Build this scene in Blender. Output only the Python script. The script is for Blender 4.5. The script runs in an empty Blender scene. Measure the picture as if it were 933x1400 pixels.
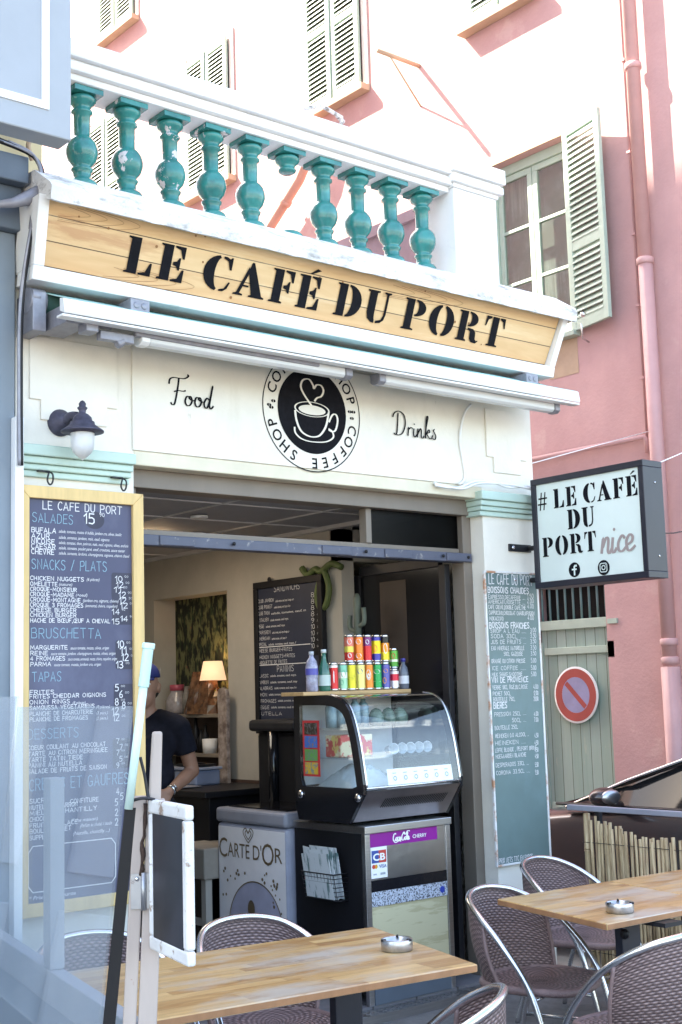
import bpy, bmesh, math, random
from math import sin, cos, pi, radians, sqrt, atan2
from mathutils import Vector, Matrix, Euler
random.seed(7)
SC = bpy.context.scene
COL = SC.collection
# ------------------------------------------------------------------ camera, sky, sun, exposure
F_PX, YAW, PITCH, ROLL = 1795.0, radians(39.6), radians(7.71), radians(-1.70)
CAM = Vector((0, -5.3, 1.6))
_fw = Vector((sin(YAW)*cos(PITCH), cos(YAW)*cos(PITCH), sin(PITCH)))
_r = Vector((cos(YAW), -sin(YAW), 0)); _u = _r.cross(_fw)
_r2 = cos(ROLL)*_r + sin(ROLL)*_u; _u2 = -sin(ROLL)*_r + cos(ROLL)*_u
cam_d = bpy.data.cameras.new('camera'); cam = bpy.data.objects.new('camera', cam_d); COL.objects.link(cam)
cam_d.sensor_fit = 'VERTICAL'; cam_d.sensor_height = 36.0; cam_d.lens = F_PX/1400*36
cam_d.clip_start = .05; cam_d.clip_end = 500
M3 = Matrix((_r2, _u2, -_fw)).transposed()
cam.matrix_world = Matrix.Translation(CAM) @ M3.to_4x4()
SC.camera = cam
W = bpy.data.worlds.new('World'); SC.world = W; W.use_nodes = True
SUN = Vector((-.55, .89, 1.23)).normalized()
sky = W.node_tree.nodes.new('ShaderNodeTexSky'); sky.sky_type = 'NISHITA'; sky.sun_disc = False
sky.sun_elevation = math.asin(SUN.z); sky.sun_rotation = atan2(SUN.x, SUN.y)
sky.air_density = 1.0; sky.dust_density = 2.5; sky.ozone_density = 1.0
bg = W.node_tree.nodes['Background']; bg.inputs[1].default_value = .15
W.node_tree.links.new(sky.outputs[0], bg.inputs[0])
sd = bpy.data.lights.new('sun', 'SUN'); sd.energy = 4.2; sd.angle = radians(.5); sd.color = (1, .95, .87)
so = bpy.data.objects.new('sun', sd); COL.objects.link(so); so.location = (-3, 6, 14)
so.rotation_euler = (-SUN).to_track_quat('-Z', 'Y').to_euler()
vs = SC.view_settings; vs.view_transform = 'Standard'; vs.look = 'None'; vs.gamma = 1; vs.use_curve_mapping = False
vs.exposure = 2.82
vs.use_white_balance = True; vs.white_balance_temperature = 7300; vs.white_balance_tint = 8
SC.cycles.use_denoising = True
SC.cycles.max_bounces = 10; SC.cycles.transparent_max_bounces = 12
SC.cycles.caustics_reflective = False; SC.cycles.caustics_refractive = False

def ray(x, y): return (x-466.5)/F_PX*_r2 - (y-700)/F_PX*_u2 + _fw
def pl(x, y, ax, v):
    d = ray(x, y); return CAM + d*((v-CAM[ax])/d[ax])
def pX(x, y, v): return pl(x, y, 0, v)
def pY(x, y, v=0.): return pl(x, y, 1, v)
def pZ(x, y, v): return pl(x, y, 2, v)
# ------------------------------------------------------------------ materials
def S(r, g, b):
    f = lambda c: (c/255/12.92) if c/255 <= .04045 else ((c/255+.055)/1.055)**2.4
    return (f(r), f(g), f(b))
def mat(name, col, rough=.6, metal=0., noise=.08, scale=6., col2=None, lo=.35, hi=.65, bump=0., bscale=60., spec=.5, coat=0., trans=0., dist='Object', stretch=(1, 1, 1), detail=6):
    m = bpy.data.materials.new(name); m.use_nodes = True
    nt = m.node_tree; N = nt.nodes; L = nt.links; b = N['Principled BSDF']
    b.inputs['Roughness'].default_value = rough; b.inputs['Metallic'].default_value = metal
    b.inputs['Specular IOR Level'].default_value = spec; b.inputs['Coat Weight'].default_value = coat
    b.inputs['Coat Roughness'].default_value = .05
    b.inputs['Transmission Weight'].default_value = trans
    tc = N.new('ShaderNodeTexCoord'); mp = N.new('ShaderNodeMapping'); mp.inputs['Scale'].default_value = stretch
    L.new(tc.outputs[dist], mp.inputs[0])
    c2 = col2 if col2 else tuple(max(0, c*(1-noise*2.2)) for c in col)
    nz = N.new('ShaderNodeTexNoise'); nz.inputs['Scale'].default_value = scale; nz.inputs['Detail'].default_value = detail; nz.inputs['Roughness'].default_value = .62
    L.new(mp.outputs[0], nz.inputs['Vector'])
    rp = N.new('ShaderNodeValToRGB'); rp.color_ramp.elements[0].position = lo; rp.color_ramp.elements[1].position = hi
    rp.color_ramp.elements[0].color = (*c2, 1); rp.color_ramp.elements[1].color = (*col, 1)
    L.new(nz.outputs['Fac'], rp.inputs[0]); L.new(rp.outputs[0], b.inputs['Base Color'])
    if bump:
        n2 = N.new('ShaderNodeTexNoise'); n2.inputs['Scale'].default_value = bscale; n2.inputs['Detail'].default_value = 4
        L.new(mp.outputs[0], n2.inputs['Vector'])
        bp = N.new('ShaderNodeBump'); bp.inputs['Strength'].default_value = bump; bp.inputs['Distance'].default_value = .01
        L.new(n2.outputs['Fac'], bp.inputs['Height']); L.new(bp.outputs[0], b.inputs['Normal'])
    m['_ramp'] = rp.name
    return m
def stains(m, col, lo=.6, hi=.7, scale=3., stretch=(1, 1, 1), amount=1., detail=8):
    """a second layer of patches with a shape of their own (grime, chips, rust)"""
    nt = m.node_tree; N = nt.nodes; L = nt.links; b = N['Principled BSDF']
    src = b.inputs['Base Color'].links[0].from_socket
    tc = N.new('ShaderNodeTexCoord'); mp = N.new('ShaderNodeMapping'); mp.inputs['Scale'].default_value = stretch
    mp.inputs['Location'].default_value = (3.1, 1.7, 5.3)
    L.new(tc.outputs['Object'], mp.inputs[0])
    nz = N.new('ShaderNodeTexNoise'); nz.inputs['Scale'].default_value = scale; nz.inputs['Detail'].default_value = detail; nz.inputs['Roughness'].default_value = .65
    L.new(mp.outputs[0], nz.inputs['Vector'])
    rp = N.new('ShaderNodeValToRGB'); rp.color_ramp.elements[0].position = lo; rp.color_ramp.elements[1].position = hi
    rp.color_ramp.elements[0].color = (0, 0, 0, 1); rp.color_ramp.elements[1].color = (amount, amount, amount, 1)
    L.new(nz.outputs['Fac'], rp.inputs[0])
    mx = N.new('ShaderNodeMix'); mx.data_type = 'RGBA'
    L.new(rp.outputs[0], mx.inputs[0]); L.new(src, mx.inputs[6]); mx.inputs[7].default_value = (*col, 1)
    L.new(mx.outputs[2], b.inputs['Base Color'])
    return m
def glass(name, tint=(.9, .95, .95), mixf=.0, rough=0., ior=1.5, gloss=(1, 1, 1), dust_veil=0.):
    """thin pane: clear, plus a Fresnel reflection and a pale coat: dust and a painted reflection veil"""
    m = bpy.data.materials.new(name); m.use_nodes = True
    nt = m.node_tree; N = nt.nodes; L = nt.links
    N.remove(N['Principled BSDF']); out = N['Material Output']
    t = N.new('ShaderNodeBsdfTransparent'); t.inputs[0].default_value = (*tint, 1)
    g = N.new('ShaderNodeBsdfGlossy'); g.inputs[0].default_value = (*gloss, 1); g.inputs['Roughness'].default_value = rough
    fr = N.new('ShaderNodeFresnel'); ge = N.new('ShaderNodeNewGeometry'); mi = N.new('ShaderNodeMapRange')
    mi.inputs[3].default_value = ior; mi.inputs[4].default_value = 1/ior; L.new(ge.outputs['Backfacing'], mi.inputs[0]); L.new(mi.outputs[0], fr.inputs[0])
    ad = N.new('ShaderNodeMath'); ad.operation = 'ADD'; ad.use_clamp = True; ad.inputs[1].default_value = mixf
    L.new(fr.outputs[0], ad.inputs[0])
    mx = N.new('ShaderNodeMixShader'); L.new(ad.outputs[0], mx.inputs[0]); L.new(t.outputs[0], mx.inputs[1]); L.new(g.outputs[0], mx.inputs[2])
    last = mx
    if dust_veil:
        d = N.new('ShaderNodeBsdfDiffuse'); d.inputs[0].default_value = (.75, .78, .82, 1)
        tc = N.new('ShaderNodeTexCoord'); nz = N.new('ShaderNodeTexNoise'); nz.inputs['Scale'].default_value = 3.; nz.inputs['Detail'].default_value = 8
        L.new(tc.outputs['Object'], nz.inputs['Vector'])
        mr = N.new('ShaderNodeMapRange'); mr.inputs[1].default_value = .3; mr.inputs[2].default_value = .8; mr.inputs[3].default_value = dust_veil*.5; mr.inputs[4].default_value = dust_veil*1.5
        L.new(nz.outputs['Fac'], mr.inputs[0])
        m2 = N.new('ShaderNodeMixShader'); L.new(mr.outputs[0], m2.inputs[0]); L.new(mx.outputs[0], m2.inputs[1]); L.new(d.outputs[0], m2.inputs[2]); last = m2
    L.new(last.outputs[0], out.inputs[0])
    return m
def emit(name, col, st):
    m = mat(name, col, .5, noise=.02); b = m.node_tree.nodes['Principled BSDF']
    b.inputs['Emission Color'].default_value = (*col, 1); b.inputs['Emission Strength'].default_value = st
    return m
def planks(name, c1, c2, axis_w, board, axis_l=None, length=.5, rough=.45, line=.012, dark=(.05, .03, .02), grain=(1.5, 28, 28), use='Object', bump=.15, worn=None, coat=0.):
    """boards side by side along axis_w (0,1,2), each its own tone, with grain along the board"""
    m = bpy.data.materials.new(name); m.use_nodes = True
    nt = m.node_tree; N = nt.nodes; L = nt.links; b = N['Principled BSDF']; b.inputs['Roughness'].default_value = rough
    b.inputs['Coat Weight'].default_value = coat; b.inputs['Coat Roughness'].default_value = .15
    tc = N.new('ShaderNodeTexCoord'); sp = N.new('ShaderNodeSeparateXYZ'); L.new(tc.outputs[use], sp.inputs[0])
    def mth(op, a, bb=None, clamp=False):
        n = N.new('ShaderNodeMath'); n.operation = op; n.use_clamp = clamp
        for i, x in enumerate((a, bb)):
            if x is None: continue
            if isinstance(x, (int, float)): n.inputs[i].default_value = x
            else: L.new(x, n.inputs[i])
        return n.outputs[0]
    w = mth('DIVIDE', sp.outputs[axis_w], board); fl = mth('FLOOR', w); fr = mth('FRACT', w)
    seed = fl
    edge = mth('LESS_THAN', mth('MINIMUM', fr, mth('SUBTRACT', 1., fr)), line)
    if axis_l is not None:
        wn0 = N.new('ShaderNodeTexWhiteNoise'); wn0.noise_dimensions = '1D'; L.new(fl, wn0.inputs['W'])
        l2 = mth('ADD', mth('DIVIDE', sp.outputs[axis_l], length), mth('MULTIPLY', wn0.outputs['Value'], 7.3))
        seed = mth('ADD', mth('MULTIPLY', fl, 17.13), mth('FLOOR', l2))
    wn = N.new('ShaderNodeTexWhiteNoise'); wn.noise_dimensions = '1D'; L.new(seed, wn.inputs['W'])
    mp = N.new('ShaderNodeMapping'); mp.inputs['Scale'].default_value = grain; L.new(tc.outputs[use], mp.inputs[0])
    av = N.new('ShaderNodeVectorMath'); av.operation = 'ADD'; L.new(mp.outputs[0], av.inputs[0]); L.new(wn.outputs['Color'], av.inputs[1])
    sv = N.new('ShaderNodeVectorMath'); sv.operation = 'SCALE'; sv.inputs['Scale'].default_value = 9.; L.new(wn.outputs['Color'], sv.inputs[0]); L.new(sv.outputs[0], av.inputs[1])
    nz = N.new('ShaderNodeTexNoise'); nz.inputs['Scale'].default_value = 1.; nz.inputs['Detail'].default_value = 7; nz.inputs['Distortion'].default_value = 1.2
    L.new(av.outputs[0], nz.inputs['Vector'])
    f = mth('ADD', mth('MULTIPLY', wn.outputs['Value'], .55), mth('MULTIPLY', mth('SUBTRACT', nz.outputs['Fac'], .28), .95), True)
    mx = N.new('ShaderNodeMix'); mx.data_type = 'RGBA'; L.new(f, mx.inputs[0]); mx.inputs[6].default_value = (*c1, 1); mx.inputs[7].default_value = (*c2, 1)
    m2 = N.new('ShaderNodeMix'); m2.data_type = 'RGBA'; L.new(edge, m2.inputs[0]); L.new(mx.outputs[2], m2.inputs[6]); m2.inputs[7].default_value = (*dark, 1)
    last = m2.outputs[2]
    L.new(last, b.inputs['Base Color'])
    if bump:
        bp = N.new('ShaderNodeBump'); bp.inputs['Strength'].default_value = bump; bp.inputs['Distance'].default_value = .004
        L.new(mth('SUBTRACT', nz.outputs['Fac'], mth('MULTIPLY', edge, .8)), bp.inputs['Height']); L.new(bp.outputs[0], b.inputs['Normal'])
    if worn: stains(m, *worn)
    return m
def weave(name, c1, c2):
    """rattan-look weave on UV (u across the strands, v along the ribs)"""
    m = bpy.data.materials.new(name); m.use_nodes = True
    nt = m.node_tree; N = nt.nodes; L = nt.links; b = N['Principled BSDF']; b.inputs['Roughness'].default_value = .45
    uv = N.new('ShaderNodeUVMap'); sp = N.new('ShaderNodeSeparateXYZ'); L.new(uv.outputs[0], sp.inputs[0])
    def mth(op, a, bb=None):
        n = N.new('ShaderNodeMath'); n.operation = op
        for i, x in enumerate((a, bb)):
            if x is None: continue
            if isinstance(x, (int, float)): n.inputs[i].default_value = x
            else: L.new(x, n.inputs[i])
        return n.outputs[0]
    row = mth('FLOOR', sp.outputs[1]); fy = mth('FRACT', sp.outputs[1])
    ph = mth('ADD', mth('MULTIPLY', sp.outputs[0], pi), mth('MULTIPLY', row, pi))
    over = mth('ADD', mth('MULTIPLY', mth('SINE', ph), .5), .5)
    rnd = mth('SQRT', mth('MULTIPLY', mth('SINE', mth('MULTIPLY', fy, pi)), 1.0))
    h = mth('MULTIPLY', rnd, mth('ADD', mth('MULTIPLY', over, .75), .25))
    wn = N.new('ShaderNodeTexWhiteNoise'); wn.noise_dimensions = '1D'; L.new(row, wn.inputs['W'])
    hh = mth('MULTIPLY', h, mth('ADD', mth('MULTIPLY', wn.outputs['Value'], .35), .75))
    mx = N.new('ShaderNodeMix'); mx.data_type = 'RGBA'; mx.clamp_factor = True; L.new(hh, mx.inputs[0]); mx.inputs[6].default_value = (*c1, 1); mx.inputs[7].default_value = (*c2, 1)
    L.new(mx.outputs[2], b.inputs['Base Color'])
    bp = N.new('ShaderNodeBump'); bp.inputs['Strength'].default_value = 1.; bp.inputs['Distance'].default_value = .006
    L.new(h, bp.inputs['Height']); L.new(bp.outputs[0], b.inputs['Normal'])
    return m
# ------------------------------------------------------------------ mesh builder
def tri_w(o):
    v = Vector((0, 0, 0))
    while o: v = v + o.location; o = o.parent
    return v
class MB:
    def __init__(s): s.v = []; s.f = []; s.m = []; s.sm = []; s.uv = {}; s.mi = 0
    def add(s, vs, fs, smooth=False, uv=None):
        o = len(s.v); s.v += [Vector(p) for p in vs]
        for k, f in enumerate(fs):
            s.f.append([i+o for i in f]); s.m.append(s.mi); s.sm.append(smooth)
            if uv: s.uv[len(s.f)-1] = uv[k]
        return s
    def hexa(s, p): return s.add(p, [(0, 3, 2, 1), (4, 5, 6, 7), (0, 1, 5, 4), (1, 2, 6, 5), (2, 3, 7, 6), (3, 0, 4, 7)])
    def box(s, x0, x1, y0, y1, z0, z1):
        return s.hexa([(x0, y0, z0), (x1, y0, z0), (x1, y1, z0), (x0, y1, z0), (x0, y0, z1), (x1, y0, z1), (x1, y1, z1), (x0, y1, z1)])
    def slab(s, quad, d):
        """quad (4 pts) extruded by vector d"""
        q = [Vector(p) for p in quad]; d = Vector(d)
        return s.hexa(q+[p+d for p in q])
    def prism(s, poly, d):
        q = [Vector(p) for p in poly]; d = Vector(d); n = len(q)
        return s.add(q+[p+d for p in q], [list(range(n))[::-1], list(range(n, 2*n))]+[(i, (i+1) % n, n+(i+1) % n, n+i) for i in range(n)])
    def sheet(s, quad): return s.add(quad, [(0, 1, 2, 3)])
    def tube(s, pts, r, n=8, cap=True, smooth=True):
        P = [Vector(p) for p in pts]; R = r if isinstance(r, (list, tuple)) else [r]*len(P)
        vs, fs = [], []; up = None
        for i, p in enumerate(P):
            t = (P[min(i+1, len(P)-1)]-P[max(i-1, 0)]).normalized()
            if up is None:
                up = t.orthogonal().normalized()
            up = (up - t*up.dot(t))
            if up.length < 1e-6: up = t.orthogonal()
            up.normalize(); sd_ = t.cross(up)
            for k in range(n):
                a = 2*pi*k/n; vs.append(p+(up*cos(a)+sd_*sin(a))*R[i])
        for i in range(len(P)-1):
            for k in range(n): fs.append((i*n+k, i*n+(k+1) % n, (i+1)*n+(k+1) % n, (i+1)*n+k))
        if cap: fs += [list(range(n))[::-1], [(len(P)-1)*n+k for k in range(n)]]
        return s.add(vs, fs, smooth)
    def lathe(s, prof, o, n=24, axis=(0, 0, 1), smooth=True, mod=None, cap=True):
        """prof = [(radius, height)]"""
        A = Vector(axis).normalized(); U = A.orthogonal().normalized() if abs(A.z) < .99 else Vector((1, 0, 0)); V = A.cross(U); o = Vector(o)
        vs, fs = [], []
        for j, (r, h) in enumerate(prof):
            for k in range(n):
                a = 2*pi*k/n; rr = r*(mod(j, a) if mod else 1)
                vs.append(o+A*h+(U*cos(a)+V*sin(a))*rr)
        for j in range(len(prof)-1):
            for k in range(n): fs.append((j*n+k, j*n+(k+1) % n, (j+1)*n+(k+1) % n, (j+1)*n+k))
        if cap: fs += [list(range(n))[::-1], [(len(prof)-1)*n+k for k in range(n)]]
        return s.add(vs, fs, smooth)
    def grid(s, fn, nu, nv, su=1, sv=1, smooth=True):
        vs = [fn(i/nu, j/nv) for j in range(nv+1) for i in range(nu+1)]; fs, uv = [], []
        for j in range(nv):
            for i in range(nu):
                a = j*(nu+1)+i; fs.append((a, a+1, a+nu+2, a+nu+1))
                uv.append([(i/nu*su, j/nv*sv), ((i+1)/nu*su, j/nv*sv), ((i+1)/nu*su, (j+1)/nv*sv), (i/nu*su, (j+1)/nv*sv)])
        return s.add(vs, fs, smooth, uv)
    def ball(s, c, r, n=16, m=10, smooth=True):
        c = Vector(c); r = r if isinstance(r, (tuple, list)) else (r, r, r)
        vs = [c+Vector((0, 0, -r[2]))]
        for j in range(1, m):
            t = -pi/2+pi*j/m
            vs += [c+Vector((r[0]*cos(t)*cos(2*pi*k/n), r[1]*cos(t)*sin(2*pi*k/n), r[2]*sin(t))) for k in range(n)]
        vs.append(c+Vector((0, 0, r[2]))); fs = [(0, 1+(k+1) % n, 1+k) for k in range(n)]
        for j in range(m-2):
            for k in range(n): fs.append((1+j*n+k, 1+j*n+(k+1) % n, 1+(j+1)*n+(k+1) % n, 1+(j+1)*n+k))
        e = len(vs)-1; fs += [(e, 1+(m-2)*n+k, 1+(m-2)*n+(k+1) % n) for k in range(n)]
        return s.add(vs, fs, smooth)
    def build(s, name, mats, parent=None, bevel=0., solid=0., fix=True, sub=0, seg=2):
        me = bpy.data.meshes.new(name); off = tri_w(parent) if parent else Vector((0, 0, 0))
        me.from_pydata([tuple(p-off) for p in s.v], [], s.f)
        if not isinstance(mats, (list, tuple)): mats = [mats]
        for m in mats: me.materials.append(m)
        me.polygons.foreach_set('material_index', s.m); me.polygons.foreach_set('use_smooth', s.sm)
        if s.uv:
            ul = me.uv_layers.new(name='UVMap')
            for fi, uvs in s.uv.items():
                for li, c in zip(me.polygons[fi].loop_indices, uvs): ul.data[li].uv = c
        me.update()
        if fix:
            bm = bmesh.new(); bm.from_mesh(me); bmesh.ops.recalc_face_normals(bm, faces=bm.faces); bm.to_mesh(me); bm.free()
        o = bpy.data.objects.new(name, me); COL.objects.link(o)
        if parent: o.parent = parent
        if solid:
            d = o.modifiers.new('solid', 'SOLIDIFY'); d.thickness = solid; d.offset = 0
        if sub:
            d = o.modifiers.new('sub', 'SUBSURF'); d.levels = sub; d.render_levels = sub
        if bevel:
            d = o.modifiers.new('bevel', 'BEVEL'); d.width = bevel; d.segments = seg; d.limit_method = 'ANGLE'; d.angle_limit = radians(40)
        return o
def each(name, mats, parent, boxes, bevel=0., **k):
    for b_ in boxes: m_ = MB(); m_.box(*b_); m_.build(name, mats, parent, bevel=bevel, **k)
def tag(o, label=None, cat=None, group=None, kind=None):
    if label: o['label'] = label
    if cat: o['category'] = cat
    if group: o['group'] = group
    if kind: o['kind'] = kind
    return o
def thing(name, label, cat, loc=(0, 0, 0), group=None):
    o = bpy.data.objects.new(name, None); COL.objects.link(o); o.location = loc; o.empty_display_size = .1
    return tag(o, label, cat, group)
def copy_tree(o, parent=None):
    kids = [c for c in bpy.data.objects if c.parent == o]
    c = o.copy(); COL.objects.link(c)
    if parent: c.parent = parent
    for k in kids: copy_tree(k, c)
    return c
def spline(pts, n=8, closed=False):
    P = [Vector(p) for p in pts]; out = []; N = len(P)
    rng = range(N) if closed else range(N-1)
    g = (lambda i: P[i % N]) if closed else (lambda i: P[min(max(i, 0), N-1)])
    for i in rng:
        a, b, c, d = g(i-1), g(i), g(i+1), g(i+2)
        for k in range(n):
            t = k/n; out.append(.5*((2*b)+(c-a)*t+(2*a-5*b+4*c-d)*t*t+(3*b-a-3*c+d)*t**3))
    if not closed: out.append(P[-1])
    return out
# ------------------------------------------------------------------ flat art: lettering and marks laid on a plane
class Art(MB):
    """2-D shapes (u,v) placed on a plane: origin o, unit axes U and V; each new shape sits a hair above the last"""
    def __init__(s, o, U=(1, 0, 0), V=(0, 0, 1), lift=.0015, step=.00002):
        super().__init__(); s.o = Vector(o); s.U = Vector(U).normalized(); s.V = Vector(V).normalized(); s.N = s.U.cross(s.V).normalized(); s.h = lift; s.st = step
    def w(s, p, e=0.): return s.o+s.U*p[0]+s.V*p[1]+s.N*(s.h+e)
    def poly(s, pts): s.add([s.w(p) for p in pts], [list(range(len(pts)))]); s.h += s.st
    def rect(s, u0, v0, u1, v1): s.poly([(u0, v0), (u1, v0), (u1, v1), (u0, v1)])
    def disc(s, u, v, r, n=32, ry=None): s.poly([(u+r*cos(2*pi*k/n), v+(ry or r)*sin(2*pi*k/n)) for k in range(n)])
    def ring(s, u, v, r0, r1, n=48, a0=0, a1=360, ky=1):
        vs, fs = [], []
        for k in range(n+1):
            a = radians(a0+(a1-a0)*k/n); vs += [s.w((u+r0*cos(a), v+r0*ky*sin(a))), s.w((u+r1*cos(a), v+r1*ky*sin(a)))]
        for k in range(n): fs.append((2*k, 2*k+1, 2*k+3, 2*k+2))
        s.add(vs, fs); s.h += s.st
    def line(s, pts, wd, calli=0.):
        P = [Vector((p[0], p[1])) for p in pts]; n = len(P)
        if n < 2: return
        vs, fs = [], []
        for i in range(n):
            a = (P[i]-P[max(i-1, 0)]); b = (P[min(i+1, n-1)]-P[i])
            a = a.normalized() if a.length > 1e-9 else b.normalized(); b = b.normalized() if b.length > 1e-9 else a
            t = a+b; t = t.normalized() if t.length > 1e-3 else a
            nn = Vector((-t.y, t.x)); k = 1/max(.5, abs(nn.dot(Vector((-a.y, a.x)))))
            w_ = wd*(1-calli+calli*1.5*abs(t.y)) if calli else wd
            e = t*wd*.4 if i in (0, n-1) and not calli else Vector((0, 0))
            if i == 0: e = -e
            q = i*1.5e-5 if calli else 0.; vs += [s.w(P[i]+e+nn*w_*.5*k, q), s.w(P[i]+e-nn*w_*.5*k, q)]
        for i in range(n-1): fs.append((2*i, 2*i+1, 2*i+3, 2*i+2))
        s.add(vs, fs); s.h += s.st+(n*1.5e-5 if calli else 0)
    def glyphs(s, txt, u, v, h, wd=None, sq=1., track=.22, jit=.03, table=None, fit=None):
        """hand-drawn chalk capitals; v is the baseline; fit squeezes the line to that width"""
        wd = wd or h*.13; x = u
        tot = sum((GW.get(c, .6)+track) for c in txt)*h*sq
        if fit and tot: sq = sq*fit/tot
        for ch in txt:
            g = GLY.get(ch)
            if g:
                dy = random.uniform(-jit, jit)*h; sl = random.uniform(-.04, .04)
                for st in g: s.line([(x+(p[0]+sl*p[1])*h*sq, v+p[1]*h*random.uniform(1-jit, 1+jit)+dy) for p in st], wd)
            x += (GW.get(ch, .6)+track)*h*sq
        return x
    def text(s, txt, u, v, h, sq=1., align=0, fit=None, shear=0., rot=0., bold=0.):
        """built-in typeface; h = cap height"""
        vs, fs, wdt = font2d(txt, bold)
        k = h/.73; sx = k*sq
        if fit: sx = fit/max(wdt, 1e-6)
        ox = -align*wdt*sx; c, n = cos(rot), sin(rot); P = []
        for x, y in vs:
            a, b = x*sx+ox+shear*y*k, y*k; P.append(s.w((u+a*c-b*n, v+a*n+b*c)))
        s.add(P, fs); s.h += s.st
        return wdt*sx
_fc = {}
def font2d(txt, bold=0.):
    if (txt, bold) in _fc: return _fc[(txt, bold)]
    cu = bpy.data.curves.new('tmp', 'FONT'); cu.body = txt; cu.size = 1; cu.resolution_u = 3; cu.offset = bold
    o = bpy.data.objects.new('tmp', cu); COL.objects.link(o); bpy.context.view_layer.update()
    me = o.to_mesh(); vs = [(v.co.x, v.co.y) for v in me.vertices]; fs = [list(p.vertices) for p in me.polygons]
    o.to_mesh_clear(); bpy.data.objects.remove(o); bpy.data.curves.remove(cu)
    x0 = min([v[0] for v in vs], default=0); x1 = max([v[0] for v in vs], default=0)
    r = ([(x-x0, y) for x, y in vs], fs, x1-x0); _fc[(txt, bold)] = r
    return r
def arc(cx, cy, rx, ry, a0, a1, n=8): return [(cx+rx*cos(radians(a0+(a1-a0)*k/n)), cy+ry*sin(radians(a0+(a1-a0)*k/n))) for k in range(n+1)]
_G = {'A': "0,0 .28,1 .56,0|.1,.33 .46,.33", 'B': "0,0 0,1 .35,1 .46,.9 .46,.65 .35,.54 0,.54|.35,.54 .5,.42 .5,.12 .38,0 0,0", 'C': "@.26,.5,.28,.5,50,310",
 'D': "0,0 0,1 .25,1 .45,.85 .5,.5 .45,.15 .25,0 0,0", 'E': ".46,0 0,0 0,1 .46,1|0,.52 .38,.52", 'F': "0,0 0,1 .46,1|0,.52 .38,.52", 'G': "@.28,.5,.28,.5,50,330|.3,.42 .54,.42 .54,.1",
 'H': "0,0 0,1|.5,0 .5,1|0,.52 .5,.52", 'I': ".08,0 .08,1", 'J': ".4,1 .4,.2 .3,.02 .12,0 0,.15", 'K': "0,0 0,1|.48,1 .02,.48 .5,0", 'L': "0,1 0,0 .44,0", 'M': "0,0 .04,1 .34,.3 .62,1 .68,0",
 'N': "0,0 0,1 .5,0 .5,1", 'O': "@.28,.5,.28,.5,90,450", 'P': "0,0 0,1 .35,1 .48,.88 .48,.6 .35,.48 0,.48", 'Q': "@.28,.5,.28,.5,90,450|.34,.2 .56,-.08", 'R': "0,0 0,1 .35,1 .48,.88 .48,.62 .35,.5 0,.5|.22,.5 .5,0",
 'S': ".46,.88 .32,1 .12,1 .02,.86 .04,.66 .22,.54 .4,.42 .46,.26 .42,.1 .28,0 .1,0 0,.14", 'T': "0,1 .54,1|.27,1 .27,0", 'U': "0,1 0,.22 .12,.02 .36,.02 .48,.22 .48,1", 'V': "0,1 .27,0 .54,1", 'W': "0,1 .18,0 .38,.7 .58,0 .76,1",
 'X': "0,0 .52,1|0,1 .52,0", 'Y': "0,1 .27,.5 .54,1|.27,.5 .27,0", 'Z': "0,1 .48,1 0,0 .5,0", '0': "@.24,.5,.24,.5,90,450", '1': "0,.72 .2,1 .2,0", '2': "0,.8 .1,.98 .32,1 .42,.84 .4,.62 0,0 .46,0",
 '3': "0,.95 .25,1 .42,.85 .38,.62 .16,.53 .4,.42 .44,.2 .3,.02 .1,0 0,.1", '4': ".34,0 .34,1 0,.32 .48,.32", '5': ".42,1 .06,1 .03,.58 .25,.62 .42,.48 .42,.16 .26,0 0,.06", '6': ".38,1 .12,.7 .02,.35 .08,.06 .26,0 .42,.12 .42,.38 .26,.5 .06,.38", '7': "0,1 .46,1 .14,0", '8': "@.23,.76,.19,.24,90,450|@.23,.26,.23,.26,90,450", '9': ".4,.62 .22,.5 .04,.6 .04,.88 .2,1 .38,.92 .42,.65 .34,.25 .16,0",
 '/': "0,-.05 .4,1.05", '-': ".02,.48 .32,.48", ',': ".1,.1 .04,-.14", '.': ".05,.0 .06,.06", "'": ".08,1 .06,.8", '(': ".2,1.05 .05,.75 .05,.25 .2,-.05", ')': "0,1.05 .15,.75 .15,.25 0,-.05", '+': "0,.5 .4,.5|.2,.3 .2,.7", '*': "0,.5 .3,.7|0,.7 .3,.5|.15,.4 .15,.8",
 'É': ".46,0 0,0 0,1 .46,1|0,.52 .38,.52|.18,1.12 .34,1.28", 'È': ".46,0 0,0 0,1 .46,1|0,.52 .38,.52|.3,1.12 .14,1.28", 'Œ': "@.26,.5,.26,.5,90,450|.86,0 .5,0 .5,1 .86,1|.5,.52 .8,.52"}
GLY, GW = {}, {' ': .3, '.': .1}
for _k, _s in _G.items():
    L_ = []
    for st in _s.split('|'):
        if st[0] == '@':
            a = [float(q) for q in st[1:].split(',')]; L_.append(arc(*a, 14))
        else: L_.append([tuple(float(q) for q in p.split(',')) for p in st.split()])
    GLY[_k] = L_; GW[_k] = max(p[0] for st in L_ for p in st)
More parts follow.
